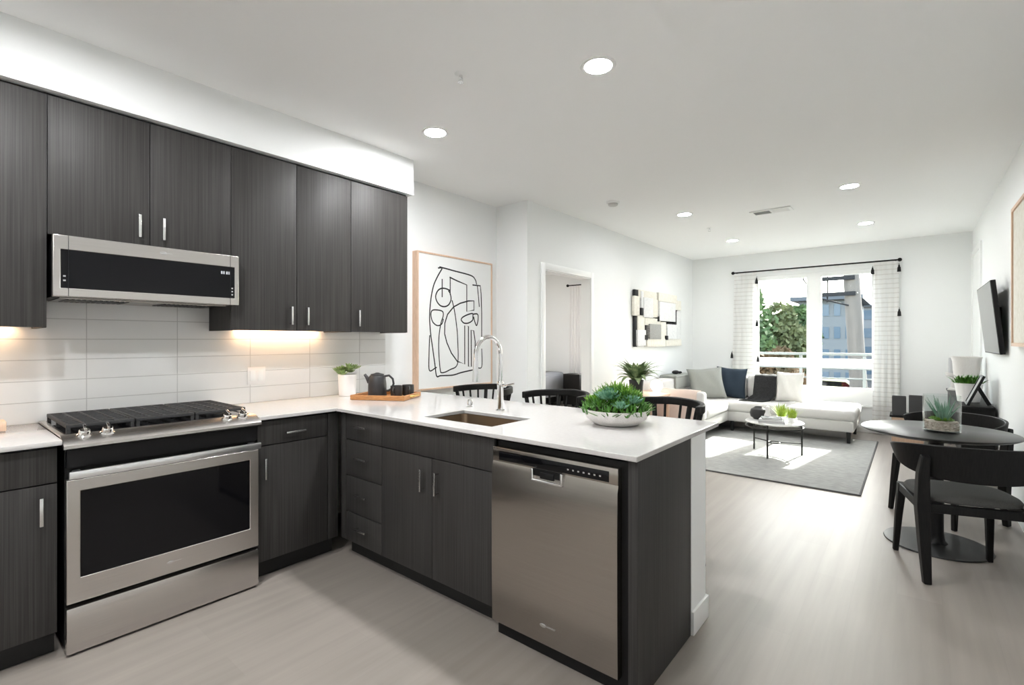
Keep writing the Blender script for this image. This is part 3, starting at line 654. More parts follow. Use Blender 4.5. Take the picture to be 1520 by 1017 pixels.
# tray
tr = T('serving_tray', 'warm wooden serving tray holding the black jug and mugs', 'tray', (-2.915, 2.13, .914), math.radians(29))
P('base', MB().box(-.195, .195, -.15, .15, 0, .010, .003), 'oak', tr)
P('rim', MB().gridslab([-.2, -.186, .186, .2], [-.155, -.141, .141, .155], lambda x, y: abs(x) > .186 or abs(y) > .141, .002, .034), 'oak', tr, bevel=.002)
P('handle', MB().tube([(.2, -.05, .02), (.225, -.045, .024), (.225, .045, .024), (.2, .05, .02)], .006, 10), mat('brass', (.75, .5, .16), .3, 1.0), tr)
jg = T('jug', 'black stoneware coffee jug with loop handle on the tray', 'jug', (-2.985, 2.10, .925), math.radians(39))
P('body', MB().lathe([(0, 0), (.062, 0), (.066, .004), (.064, .09), (.058, .14), (.052, .150), (.045, .152), (.045, .14), (0, .14)]), 'char', jg)
P('lid', MB().lathe([(0, .170), (.012, .170), (.020, .166), (.046, .160), (.048, .1525), (.0, .1525)]), 'char', jg)
P('spout', MB().tube([(-.055, 0, .10), (-.075, 0, .135), (-.092, 0, .158)], [.018, .013, .010], 12), 'char', jg)
P('handle', MB().tube([(.055, 0, .145), (.085, 0, .150), (.112, 0, .125), (.118, 0, .09), (.105, 0, .055), (.080, 0, .040), (.060, 0, .040)], .008, 12), 'char', jg)
def mug(loc, rz, label):
    m_ = T('mug', label, 'mug', loc, rz, 'black mugs on the tray')
    P('cup', MB().lathe([(0, 0), (.034, 0), (.040, .006), (.043, .04), (.042, .078), (.039, .078), (.040, .04), (.036, .008), (0, .006)]), 'char', m_)
    P('handle', MB().tube([(.040, 0, .066), (.060, 0, .068), (.070, 0, .048), (.062, 0, .026), (.040, 0, .018)], .0055, 10), 'char', m_)
    return m_
mug((-2.862, 2.175, .925), math.radians(-60), 'black mug on the tray next to the jug')
mug((-2.852, 2.272, .925), math.radians(-30), 'black mug behind the other at the far end of the tray')
# wood block at far left
ONE('wood_box', MB().box(-3.30, -3.20, .13, .252, .914, .958, .004), 'palewood', 'small pale wooden box on the counter at the left edge', 'box')

# succulent bowl
bw = T('succulent_bowl', 'low speckled white bowl packed with green succulents on the peninsula', 'plant', (-1.135, 2.20, .914))
P('bowl', MB().lathe([(0, 0), (.085, 0), (.11, .004), (.145, .03), (.160, .06), (.162, .075), (.157, .076), (.150, .064), (0, .060)], n=48), 'speck', bw)
P('soil', MB().lathe([(0, .085), (.09, .078), (.152, .066)]), 'soil', bw)
def dome(x, y): return .080 + .085 * (1 - (x * x + y * y) / .15 ** 2)
for nm, mt, sx, sy, r in (('rosette', 'leaft', .0, -.085, .075), ('rosette', 'leaft', .10, -.03, .06), ('rosette', 'leaft', -.02, -.02, .05), ('rosette', 'leafm', -.10, -.05, .055), ('rosette', 'leafm', .06, .05, .055), ('rosette', 'leaft', .075, -.10, .05)):
    mb = MB(); rosette(mb, (sx, sy, dome(sx, sy) - .012), r, 5, 6, .010, .48); P(nm, mb, mt, bw)
mb = MB()
for i in range(680):
    a = random.uniform(0, 2 * PI); rr = .163 * math.sqrt(random.random()); x, y = rr * math.cos(a), rr * math.sin(a)
    mb.leaf((x, y, dome(x, y) - .012), random.uniform(0, 2 * PI), random.uniform(.3, 1.4), random.uniform(.03, .06), random.uniform(.008, .016), bend=random.uniform(-.3, .8), thick=.004, n=4)
P('leafy_filler', mb, 'leafd', bw, kind='stuff')
mb = MB()
for i in range(260):
    a = random.uniform(0, 2 * PI); rr = .11 * math.sqrt(random.random()); x, y = -.01 + rr * math.cos(a), .05 + rr * .8 * math.sin(a)
    mb.leaf((x, y, dome(x, y) - .006), random.uniform(0, 2 * PI), random.uniform(.7, 1.5), random.uniform(.03, .065), random.uniform(.006, .012), bend=random.uniform(-.3, .6), thick=.004, n=4)
P('tall_moss', mb, 'leafm', bw, kind='stuff')

# ---------------------------------------------------------------- stools
def stool():
    t = T('counter_stool', '', 'stool', (0, 0, 0), 0, 'black spindle back counter stools')
    P('seat', MB().lathe([(0, .635), (.17, .632), (.195, .640), (.200, .652), (.19, .662), (.10, .656), (0, .654)]), 'blackwood', t)
    # back is +Y
    def arc(a, r, z): return (r * math.sin(a), r * math.cos(a), z)
    pts = [arc(math.radians(d), .235, .955 - .012 * abs(d) / 100) for d in range(-100, 101, 8)]
    P('back_rail', MB().bar(pts, .030, .046), 'blackwood', t, bevel=.006)
    for d in (-92, -76, -60, -44, -28, -12, 12, 28, 44, 60, 76, 92):
        a = math.radians(d); big = abs(d) in (92, 28)
        P('spindle', MB().cyl(arc(a, .172, .655), arc(a, .235, .936), .015 if big else .008, None, 10), 'blackwood', t)
    for sx, sy in ((-1, -1), (1, -1), (-1, 1), (1, 1)):
        P('leg', MB().cyl((sx * .12, sy * .12, .64), (sx * .195, sy * .195, 0), .017, .012, 12), 'blackwood', t)
    k = .16
    P('footrest', MB().tube([(-k, -k, .27), (k, -k, .27), (k, k, .27), (-k, k, .27)], .009, 8, closed=True), 'blackwood', t)
    return t
s0 = stool(); s0.location = (-2.56, 2.735, 0); s0.rotation_euler.z = math.radians(4)
s0['label'] = 'black spindle-back stool behind the faucet, farthest left of three'
dup(s0, (-1.885, 2.735, 0), math.radians(-3), 'black spindle-back stool at the counter in front of the bedroom doorway')
dup(s0, (-1.135, 2.735, 0), math.radians(2), 'black spindle-back stool behind the succulent bowl near the peninsula end')

# ---------------------------------------------------------------- ceiling fixtures
def downlight(m='lamp'):
    t = T('recessed_light', '', 'light', (0, 0, 0), 0, 'recessed ceiling lights')
    P('trim_ring', MB().lathe([(.068, -.001), (.070, -.007), (.090, -.004), (.092, 0), (.068, 0), (.068, -.001)], n=32), 'trim', t)
    P('diffuser', MB().lathe([(0, -.0035), (.068, -.0035), (.068, -.0015), (0, -.0015)], n=32), m, t)
    return t
dl = downlight(); dl2 = downlight('lamp_far'); LABS = [(-1.242, 2.209, 'brightest round recessed ceiling light, above the peninsula end'), (-2.493, 2.216, 'round recessed ceiling light near the end of the soffit'),
  (-.438, 5.393, 'recessed ceiling light at right, nearest the air vent'), (-.426, 7.221, 'recessed ceiling light at right near the window wall'),
  (-1.964, 5.432, 'recessed ceiling light left of the air vent'), (-1.958, 7.293, 'recessed ceiling light at left, nearest the window wall'),
  (-1.242, -.2, 'added unseen fill downlight over the kitchen aisle'),  # from here on: unseen lamps added to brighten the kitchen
  (-2.2, .3, 'added unseen fill downlight over the stove'), (-1.242, -1.7, 'added unseen fill downlight behind the camera'), (-3.05, -2.2, 'added unseen highlight lamp in the far kitchen corner')]  # corner lamp added to give the dishwasher door a bright streak
for i, (x, y, lab) in enumerate(LABS):
    o = dl if i == 0 else dl2 if i == 2 else dup(dl2 if 2 < i < 6 else dl)
    o.location = (x, y, CH); o['label'] = lab
def sprinkler(x, y, label):
    t = T('sprinkler', label, 'sprinkler', (x, y, CH), 0, 'ceiling sprinklers')
    P('escutcheon', MB().lathe([(0, -.008), (.012, -.008), (.030, -.004), (.034, 0), (0, 0)], n=24), 'trim', t)
    P('frame_arms', MB().cyl((0, 0, -.008), (0, 0, -.022), .010, .008, 12).tube([(.009, 0, -.02), (.014, 0, -.032), (.006, 0, -.045)], .0025, 8).tube([(-.009, 0, -.02), (-.014, 0, -.032), (-.006, 0, -.045)], .0025, 8).cyl((0, 0, -.02), (0, 0, -.045), .002, None, 8), 'chrome', t)
    P('deflector', MB().lathe([(0, -.047), (.016, -.046), (.016, -.044), (0, -.044)], n=16), 'chrome', t)
sprinkler(-1.845, 1.819, 'chrome fire sprinkler on the ceiling nearest the camera')
sprinkler(-1.957, 6.281, 'small fire sprinkler on the ceiling above the living room')
sm = T('smoke_detector', 'round white smoke detector on the ceiling near the doorway', 'smoke detector', (-2.355, 4.492, CH))
P('base', MB().lathe([(0, 0), (.065, 0), (.066, -.012), (.060, -.018), (0, -.018)]), 'trim', sm)
P('cap', MB().lathe([(0, -.018), (.050, -.018), (.048, -.034), (.038, -.040), (0, -.042)]), mat('grey_cap', (.6, .6, .58), .5), sm)
vt = T('air_vent', 'white rectangular ceiling air vent with grey louvres', 'vent', (-1.18, 5.892, CH))
P('frame', MB().gridslab([-.2, -.17, -.01, .01, .17, .2], [-.1, -.07, .07, .1], lambda x, y: abs(x) > .17 or abs(y) > .07 or abs(x) < .01, -.010, 0), 'trim', vt, bevel=.002)
P('duct_shadow', MB().box(-.169, .169, -.069, .069, -.0012, -.0004), mat('duct_grey', (.05, .05, .05), .8), vt)
for k, (a, c) in enumerate(((-.168, -.012), (.012, .168))):
    for i in range(6):
        y = -.055 + i * .022
        P('louvre', MB().box(a, c, -.009, .009, -.0008, .0008, mtx=Matrix.Translation((0, y, -.006)) @ Matrix.Rotation(math.radians(28 if k == 0 else -38), 4, 'X')), 'trim', vt)

# ---------------------------------------------------------------- curtains of the big window
rd = T('curtain_rod', 'thin black curtain rod above the big window', 'curtain rod', ((-2.27 - .138) / 2, 8.57, 2.44), world=True)
P('rod', MB().cyl((-2.29, 8.57, 2.44), (-.125, 8.57, 2.44), .011), 'blk', rd)
for x in (-2.29, -.125): P('finial', MB().sphere((x, 8.57, 2.44), .026, 16), 'blk', rd)
for x in (-2.24, -.17): P('bracket', MB().box(x - .008, x + .008, 8.575, BY, 2.432, 2.448), 'blk', rd)
def curtain(xa, xb, za, label, flare, nf, tass, m='curtain', y=8.57, ztop=2.425, name='curtain', seed=1):
    rnd = random.Random(seed)
    t = T(name, label, 'curtain', ((xa + xb) / 2, y, za), 0, 'window curtains' if name == 'curtain' else None, world=True)
    rows = []
    N = nf * 8
    for j in range(13):
        v = j / 12; z = ztop + (za - ztop) * v; r = []
        for i in range(N + 1):
            u = i / N; x = xa + (xb - xa) * u + (u - .5) * flare * v
            r.append((x, y + (.009 + .007 * v) * math.sin(2 * PI * nf * u + .5 * v) + .004 * math.sin(9 * u + 4 * v), z))
        rows.append(r)
    P('fabric', MB().sheet(rows, .003), m, t, sharp=80)
    for x, z in tass:
        P('tassel', MB().lathe([(0, 0), (.022, .002), (.018, .06), (.010, .075), (.011, .085), (.004, .10), (0, .10)], (x, y - .03, z), n=12).cyl((x, y - .03, z + .098), (x, y, z + .12), .003, None, 8), 'blkfab', t)
    return t
curtain(-2.27, -1.935, .02, 'white banded curtain with black tassels left of the big window', .09, 4, [(-1.925, 2.235), (-1.92, 1.55), (-1.905, .98), (-2.30, 1.03)], seed=3)
curtain(-.415, -.135, .02, 'white banded curtain with black tassels right of the big window', .03, 4, [(-.425, 2.26), (-.132, 2.27), (-.13, 1.66)], seed=5)

# ---------------------------------------------------------------- rug
rgx = T('area_rug', 'large grey woven rug under the coffee table', 'rug', (-1.5, 6.45, 0))
P('pile', MB().box(-.85, 1.155, -1.36, 1.45, .001, .013, .004), 'rug', rgx)
P('binding', MB().gridslab([-.862, -.848, 1.153, 1.167], [-1.372, -1.358, 1.448, 1.462], lambda x, y: x < -.85 or x > 1.155 or y < -1.36 or y > 1.45, .0005, .012), 'rugedge', rgx)

# ---------------------------------------------------------------- sectional sofa
sf = T('sectional_sofa', 'off-white sectional sofa with a chaise in front of the window', 'sofa', (-2.0, 7.6, 0), world=True)
SX0 = -2.955
P('base', MB().box(SX0, -2.06, 6.33, 8.46, .16, .30, .02, 3).box(-2.09, -.56, 7.45, 8.46, .16, .30, .02, 3), 'sofa', sf)
P('seat_cushion', MB().box(-2.74, -2.04, 6.50, 7.44, .295, .44, .045, 4), 'sofa', sf)
P('seat_cushion', MB().box(-2.74, -1.33, 7.44, 8.25, .295, .44, .045, 4), 'sofa', sf)
P('seat_cushion', MB().box(-1.335, -.54, 7.43, 8.47, .295, .435, .05, 4), 'sofa', sf)
P('back_frame', MB().box(SX0, -2.74, 6.33, 8.46, .29, .76, .04, 3).box(-2.76, -1.34, 8.24, 8.46, .29, .70, .04, 3), 'sofa', sf)
P('arm', MB().box(-2.95, -2.05, 6.33, 6.50, .29, .66, .04, 3), 'sofa', sf)
P('back_cushion', MB().box(-2.70, -1.96, 8.05, 8.25, .435, .80, .07, 4), 'sofa', sf)
P('back_cushion', MB().box(-1.96, -1.30, 8.05, 8.25, .435, .80, .07, 4), 'sofa', sf)
for x, y in ((-2.90, 6.40), (-2.12, 6.40), (-2.90, 8.38), (-2.02, 7.52), (-.62, 7.52), (-.62, 8.40)):
    P('leg', MB().cyl((x, y, .165), (x, y, .0135 if x > -2.3 and y < 7.9 else .0), .026, .020, 16), 'legblk', sf)
def cushion(label, m, loc, w, h, t, yaw, tilt, roll=0, name='throw_pillow'):
    mt = Matrix.Rotation(yaw, 4, 'Z') @ Matrix.Rotation(tilt, 4, 'X') @ Matrix.Rotation(roll, 4, 'Y')
    o = ONE(name, MB().pillow(w, h, t, mt), m, label, 'cushion', 'throw pillows on the sofa', sharp=60)
    o.location = loc; return o
R = math.radians
cushion('large sage grey throw pillow leaning in the sofa corner', 'sage', (-2.43, 7.66, .665), .52, .50, .15, R(30), R(-20), R(-5))
cushion('dark navy throw pillow next to the sage grey one', 'navy', (-2.16, 7.965, .672), .44, .48, .12, R(14), R(-14), R(4))
cushion('ivory throw pillow at the right end by the low window panes', 'ivory', (-1.36, 7.955, .655), .36, .44, .13, R(-5), R(-14))
# black throw over the back
pr = [(8.20, .62), (8.20, .80), (8.15, .815), (8.05, .813), (8.0, .79), (7.955, .70), (7.90, .60), (7.86, .52), (7.80, .462), (7.66, .452)]
rows = []
for i, (y, z) in enumerate(pr):
    rows.append([(-1.84 + .30 * k / 12 + (.02 - .14 * max(0, i - 7) / 2) * i / 9, y - .005 * math.sin(k * 1.9), z + .004 * math.sin(k * 1.3 + i)) for k in range(13)])
bt = T('throw_blanket', 'black knitted throw draped over the sofa back', 'blanket', (-1.75, 8.0, .45), 0, world=True)
P('knit', MB().sheet(rows, .014), 'blkfab', bt, sharp=70)
mb = MB()
for k in range(24):
    x = -1.955 + .30 * k / 23; mb.cyl((x, 7.665, .458), (x + random.uniform(-.01, .01), 7.60, .451), .004, .003, 6)
P('fringe', mb, 'blkfab', bt, kind='stuff')
# blush throw over the near arm
rows = []
for i, (y, z) in enumerate([(6.60, .452), (6.52, .47), (6.512, .60), (6.49, .672), (6.42, .676), (6.34, .672), (6.318, .62), (6.312, .50), (6.308, .36), (6.306, .26)]):
    rows.append([(-2.93 + .80 * k / 16, y + .004 * math.sin(k * 1.5 + i), z + .003 * math.sin(k * 1.1)) for k in range(17)])
ONE('throw_blanket', MB().sheet(rows, .010), 'blush', 'blush pink throw hanging over the near sofa arm', 'blanket', sharp=70)
ONE('throw_blanket', MB().box(-2.965, -2.70, 7.15, 7.95, .761, .80, .016, 3).box(-2.735, -2.705, 7.15, 7.95, .60, .79, .014, 3), 'sage', 'folded sage grey throw along the sofa back by the wall', 'blanket')
mb = MB().sphere((0, 0, 0), (.05, .09, .03), 16, Matrix.Translation((-2.85, 7.5, .829))); mb.sphere((0, 0, 0), (.03, .05, .02), 12, Matrix.Translation((-2.82, 7.60, .822)))
ONE('folded_pouch', mb, 'blkfab', 'small black bundle lying on the folded sage throw', 'bundle')

# ---------------------------------------------------------------- side table, globe lamp, leafy plant
st = T('side_table', 'pale wood side table between the doorway and the sofa', 'table', (-2.66, 5.78, 0))
P('tabletop', MB().box(-.24, .24, -.42, .42, .61, .64, .005), 'palewood', st)
for sx in (-1, 1):
    for sy in (-1, 1): P('leg', MB().box(sx * .21 - .018, sx * .21 + .018, sy * .39 - .018, sy * .39 + .018, 0, .61), 'palewood', st)
P('shelf', MB().box(-.21, .21, -.39, .39, .18, .20), 'palewood', st)
lp = T('globe_lamp', 'small glowing white globe lamp on the side table', 'lamp', (-2.57, 6.10, .64))
P('base', MB().lathe([(0, 0), (.05, 0), (.05, .012), (.03, .02), (.028, .03), (0, .03)]), 'trim', lp)
P('globe', MB().sphere((0, 0, .098), .076, 28), 'globe', lp)
pp = T('potted_plant', 'leafy variegated plant in a dark pot on the side table', 'plant', (-2.60, 5.56, .64))
P('pot', MB().lathe([(0, 0), (.065, 0), (.075, .02), (.088, .19), (.090, .205), (.082, .205), (.078, .185), (0, .18)]), 'char', pp)
P('soil', MB().lathe([(0, .188), (.078, .186)]), 'soil', pp)
mb = MB()
for i in range(60):
    a = random.uniform(0, 2 * PI)
    mb.leaf((.04 * math.cos(a), .04 * math.sin(a), .19), a, random.uniform(.75, 1.5), random.uniform(.22, .38), random.uniform(.05, .085), bend=random.uniform(.7, 2.2), n=8)
P('foliage', mb, 'leafv', pp)

# ---------------------------------------------------------------- coffee table and its things
ct = T('coffee_table', 'round pale coffee table on thin black metal legs', 'table', (-1.225, 6.26, 0.0))
P('tabletop', MB().lathe([(0, .378), (.285, .378), (.30, .384), (.30, .394), (.29, .40), (0, .40)], n=48), 'marble', ct)
P('rim', MB().lathe([(.285, .330), (.30, .330), (.30, .345), (.285, .345), (.285, .330)], n=48), 'bmetal', ct)
LEG = []
for d in (-92, 28, 148):
    x, y = .292 * math.cos(R(d)), .292 * math.sin(R(d)); LEG.append((x, y))
    P('leg', MB().cyl((x, y, .0135), (x, y, .38), .010, None, 12), 'bmetal', ct)
mb = MB()
for x, y in LEG: mb.cyl((x, y, .15), (x * .15, y * .15, .15), .007, None, 10)
mb.tube([(.06 * math.cos(2 * PI * i / 20), .06 * math.sin(2 * PI * i / 20), .15) for i in range(20)], .007, 8, closed=True)
P('stretcher', mb, 'bmetal', ct)
for i, (w, d, h, m, lab, rz) in enumerate(((.26, .20, .022, mat('grey_cover', (.35, .35, .36), .6), 'large grey book at the bottom of the coffee table pile', .2), (.24, .18, .02, M['whitep'], 'white book in the middle of the coffee table pile', .1),
                                      (.20, .15, .016, mat('slate_cover', (.16, .17, .18), .6), 'slate book on top of the coffee table pile', .3))):
    z = .4005 + sum((.0225, .0205, .0165)[:i])
    bk = T('book', lab, 'book', (-1.22, 6.10, z), rz, 'books on the coffee table')
    P('pages', MB().box(-w / 2 + .004, w / 2 - .003, -d / 2 + .004, d / 2 - .004, .003, h - .003), 'paper', bk)
    P('cover', MB().box(-w / 2, w / 2, -d / 2, d / 2, 0, .003).box(-w / 2, w / 2, -d / 2, d / 2, h - .003, h).box(-w / 2, -w / 2 + .004, -d / 2, d / 2, .003, h - .003), m, bk)
ONE('figurine', MB().lathe([(0, .4), (.035, .4), (.04, .42), (.035, .47), (.022, .50), (.026, .53), (.018, .56), (0, .575)], (-1.285, 6.22, 0)), 'white', 'small white ceramic figurine on the coffee table', 'figurine')
ONE('vase', MB().lathe([(0, .4), (.05, .4), (.085, .43), (.095, .47), (.08, .515), (.045, .535), (.04, .545), (.035, .54), (.03, .5), (0, .49)], (-1.40, 6.30, 0)), 'char', 'squat black vase on the coffee table left of the figurine', 'vase')
def grasspot(x, y, lab, r, hh):
    g = T('grass_plant', lab, 'plant', (x, y, .4), 0, 'grass plants on the coffee table')
    P('pot', MB().lathe([(0, 0), (r * .8, 0), (r, .05), (r * .9, .052), (r * .85, .044), (0, .042)]), 'white', g)
    m2 = MB()
    for i in range(150):
        a = random.uniform(0, 2 * PI); q = r * .75 * math.sqrt(random.random())
        m2.leaf((q * math.cos(a), q * math.sin(a), .04), random.uniform(0, 2 * PI), random.uniform(.9, 1.55), hh * random.uniform(.6, 1.1), .007, bend=random.uniform(0, .9), n=4)
    P('blades', m2, 'leafy', g, kind='stuff')
grasspot(-1.165, 6.33, 'taller yellow-green grass plant beside the figurine', .05, .17)
grasspot(-1.045, 6.27, 'shorter yellow-green grass plant at the right of the coffee table', .05, .13)

# ---------------------------------------------------------------- wall relief
wr = T('wall_relief', 'layered cream and black paper relief on the living room wall', 'wall art', (LX, 7.08, 1.235), world=True)
PAN = [(280, 190, 320, 270, 'ink', 3), (268, 262, 330, 482, 'cream', 4), (285, 480, 312, 830, 'ink', 2), (310, 470, 390, 700, 'cream', 4), (300, 640, 400, 820, 'whitep', 5), (325, 185, 545, 275, 'cream', 3),
 (345, 200, 372, 392, 'whitep', 5), (370, 265, 482, 492, 'whitep', 6), (478, 270, 552, 482, 'cream', 4), (556, 178, 782, 280, 'cream', 5), (556, 286, 752, 520, 'whitep', 7), (700, 238, 842, 362, 'cream', 4),
 (750, 378, 778, 562, 'ink', 5), (395, 496, 582, 580, 'cream', 4), (436, 566, 572, 742, 'greyp', 7), (416, 738, 640, 832, 'cream', 5), (585, 530, 652, 745, 'cream', 4), (658, 556, 772, 742, 'whitep', 6),
 (636, 700, 660, 752, 'ink', 7), (386, 696, 418, 752, 'ink', 6), (650, 742, 846, 830, 'cream', 4), (776, 376, 846, 745, 'whitep', 3), (336, 390, 362, 474, 'ink', 6), (545, 470, 560, 530, 'ink', 6), (670, 540, 780, 560, 'ink', 4)]
P('backing', MB().box(LX + .001, LX + .02, 6.30, 7.88, 1.30, 1.98), 'ink', wr)
for a, b_, c, d, m, k in PAN:
    f = lambda x: 6.21 + (x - 268) / 578 * 1.76 * (0.86 + 0.14 * (x - 268) / 578)
    g = lambda y: 2.045 - (y - 178) / 654 * .81
    P('panel', MB().box(LX + .012, LX + .022 + k * .008, f(a), f(c), g(d), g(b_), .001), m, wr)

# ---------------------------------------------------------------- television, picture on the right wall, console
tv = T('television', 'thin black flat television tilted on the right wall', 'television', (RX - .062, 6.13, 1.52))
mt = Matrix.Rotation(R(-5.5), 4, 'Y')
P('screen', MB().box(-.020, .014, -.52, .52, -.31, .31, .004, mtx=mt), 'blk', tv)
P('panel_glass', MB().box(-.0215, -.0195, -.51, .51, -.30, .30, mtx=mt), 'screen', tv)
P('wall_bracket', MB().box(.0, .061, -.12, .12, -.10, .10), 'blk', tv)
fr = T('framed_picture', 'pale wood framed picture at the right edge of the view', 'picture', (RX, 4.6, 1.28), world=True)
P('frame', MB().gridslab([4.15, 4.175, 5.131, 5.156], [1.285, 1.31, 2.276, 2.301], lambda y, z: y < 4.175 or y > 5.131 or z < 1.31 or z > 2.276, RX - .04, RX - .001, 'X'), 'palewood', fr)
P('canvas', MB().box(RX - .030, RX - .002, 4.176, 5.130, 1.311, 2.275), 'cream', fr)
cs = T('console_table', 'low black console against the right wall under the television', 'console', (.475, 7.3, 0), world=True)
P('top', MB().box(.345, RX - .020, 6.2, 8.42, .69, .712, .002), 'blackwood', cs)
P('body', MB().box(.36, RX - .02, 6.215, 8.40, .22, .69), 'blackwood', cs)
for x in (.38, RX - .05):
    for y in (6.25, 8.37): P('leg', MB().box(x - .015, x + .015, y - .015, y + .015, 0, .22), 'blackwood', cs)
wp = T('potted_grass', 'white pot of clipped green foliage on the console', 'plant', (.445, 6.72, .712))
P('pot', MB().lathe([(0, 0), (.085, 0), (.10, .12), (.110, .185), (.104, .185), (.10, .17), (0, .165)]), 'white', wp)
P('soil', MB().lathe([(0, .176), (.10, .172)]), 'soil', wp)
mb = MB()
for i in range(220):
    a = random.uniform(0, 2 * PI); q = .10 * math.sqrt(random.random())
    mb.leaf((q * math.cos(a), q * math.sin(a), .172), random.uniform(0, 2 * PI), random.uniform(.4, 1.5), random.uniform(.06, .12), .02, bend=random.uniform(0, .9), n=4)
P('foliage', mb, 'leafd', wp)
ONE('vase', MB().lathe([(0, .712), (.06, .712), (.085, .76), (.095, .90), (.11, 1.0), (.115, 1.10), (.13, 1.15), (.122, 1.152), (.105, 1.10), (.09, .95), (0, .93)], (.46, 7.20, 0), 40), 'speck', 'tall rough white vase at the back of the console', 'vase')
cd = T('candle_holder', 'pale grey pillar candle on a white footed holder', 'candle', (.405, 8.12, .712))
P('holder', MB().lathe([(0, 0), (.06, 0), (.06, .015), (.03, .03), (.03, .16), (.075, .18), (.085, .215), (.08, .215), (0, .20)]), 'speck', cd)
P('candle', MB().cyl((0, 0, .20), (0, 0, .40), .05, None, 28, .004), mat('grey_wax', (.38, .38, .39), .5), cd)
pf = T('easel_frame', 'black tabletop picture frame on a prop stand, seen from its side', 'picture frame', (.44, 6.36, .717))
tm = Matrix.Translation((-.03, 0, 0)) @ Matrix.Rotation(R(22), 4, 'Y')
P('frame', MB().gridslab([-.12, -.10, .10, .12], [.0, .02, .28, .30], lambda y, z: abs(y) > .10 or z < .02 or z > .28, -.012, .008, 'X'), 'blk', pf).matrix_local = tm
P('picture_panel', MB().box(-.006, .004, -.0995, .0995, .0205, .2795), 'greyp', pf).matrix_local = tm
P('prop_leg', MB().bar([(.045, 0, .17), (.125, .0, .002)], .03, .008, (0, 1, 0)), 'blk', pf)

# ---------------------------------------------------------------- dark planters on a low tan bench by the window
bn = T('low_bench', 'low tan wooden bench with black top by the right curtain', 'bench', (-.05, 8.18, 0))
P('body', MB().box(-.15, .17, -.17, .17, .02, .335, .004), 'palewood', bn)
P('top', MB().box(-.17, .19, -.19, .19, .335, .362, .003), 'blackwood', bn)
for x, y, lab, h in ((-.125, 8.12, 'charcoal square box on the low bench, nearer the curtain', .235), (.045, 8.10, 'taller charcoal square box on the low bench, away from the curtain', .255)):
    b_ = T('planter_box', lab, 'box', (x, y, .362), 0, 'charcoal boxes on the low bench')
    P('body', MB().gridslab([-.072, -.064, .064, .072], [-.072, -.064, .064, .072], lambda p, q: abs(p) > .064 or abs(q) > .064, 0, h).box(-.064, .064, -.064, .064, 0, .01), mat('charcoal_box', (.045, .045, .046), .6), b_)

# ---------------------------------------------------------------- dining set
dt = T('dining_table', 'round black pedestal dining table near the right wall', 'table', (.125, 4.21, 0))
P('tabletop', MB().lathe([(0, .715), (.34, .715), (.385, .727), (.40, .736), (.40, .741), (.394, .745), (0, .745)], n=64), 'tabletop', dt)
P('pedestal', MB().lathe([(0, .012), (.06, .012), (.045, .03), (.038, .08), (.038, .66), (.10, .70), (.10, .715), (0, .715)]), 'blk', dt)
P('base_plate', MB().lathe([(0, 0), (.272, 0), (.275, .004), (.272, .010), (.06, .014), (0, .014)], n=64), 'tabletop', dt)
tg = T('glass_terrarium', 'clear glass vase of pebbles and succulents on the dining table', 'terrarium', (.150, 4.16, .745))
P('vase', MB().lathe([(0, 0), (.088, 0), (.094, .006), (.095, .232), (.0925, .234), (.090, .232), (.090, .014), (.084, .010), (0, .010)], n=48), 'glass', tg)
mb = MB()
for i in range(420):
    a = random.uniform(0, 2 * PI); q = .083 * math.sqrt(random.random()) if i > 200 else .083
    s_ = random.uniform(.004, .0065)
    b = bmesh.new(); bmesh.ops.create_icosphere(b, subdivisions=1, radius=s_); bmesh.ops.scale(b, vec=(1, 1, .75), verts=b.verts)
    mb._take(b, Matrix.Translation((q * .98 * math.cos(a), q * .98 * math.sin(a), .016 + random.uniform(0, .052))))
mb.lathe([(0, .012), (.081, .012), (.081, .066), (0, .070)])
P('pebbles', mb, 'pebble', tg, kind='stuff')
mb = MB()
for i in range(14):
    a = random.uniform(0, 2 * PI); q = random.uniform(.02, .055)
    rosette(mb, (q * math.cos(a), q * math.sin(a), .072), random.uniform(.018, .026), 3, 5, .005, .6)
P('low_succulents', mb, 'leafm', tg)
mb = MB()
for i in range(34):
    a = random.uniform(0, 2 * PI); q = .022 * random.random()
    mb.leaf((q * math.cos(a) + .01, q * math.sin(a), .07), a, random.uniform(.95, 1.5), random.uniform(.09, .165), .012, bend=random.uniform(-.25, .2), thick=.006, n=5)
P('tall_succulent', mb, 'leaft', tg)

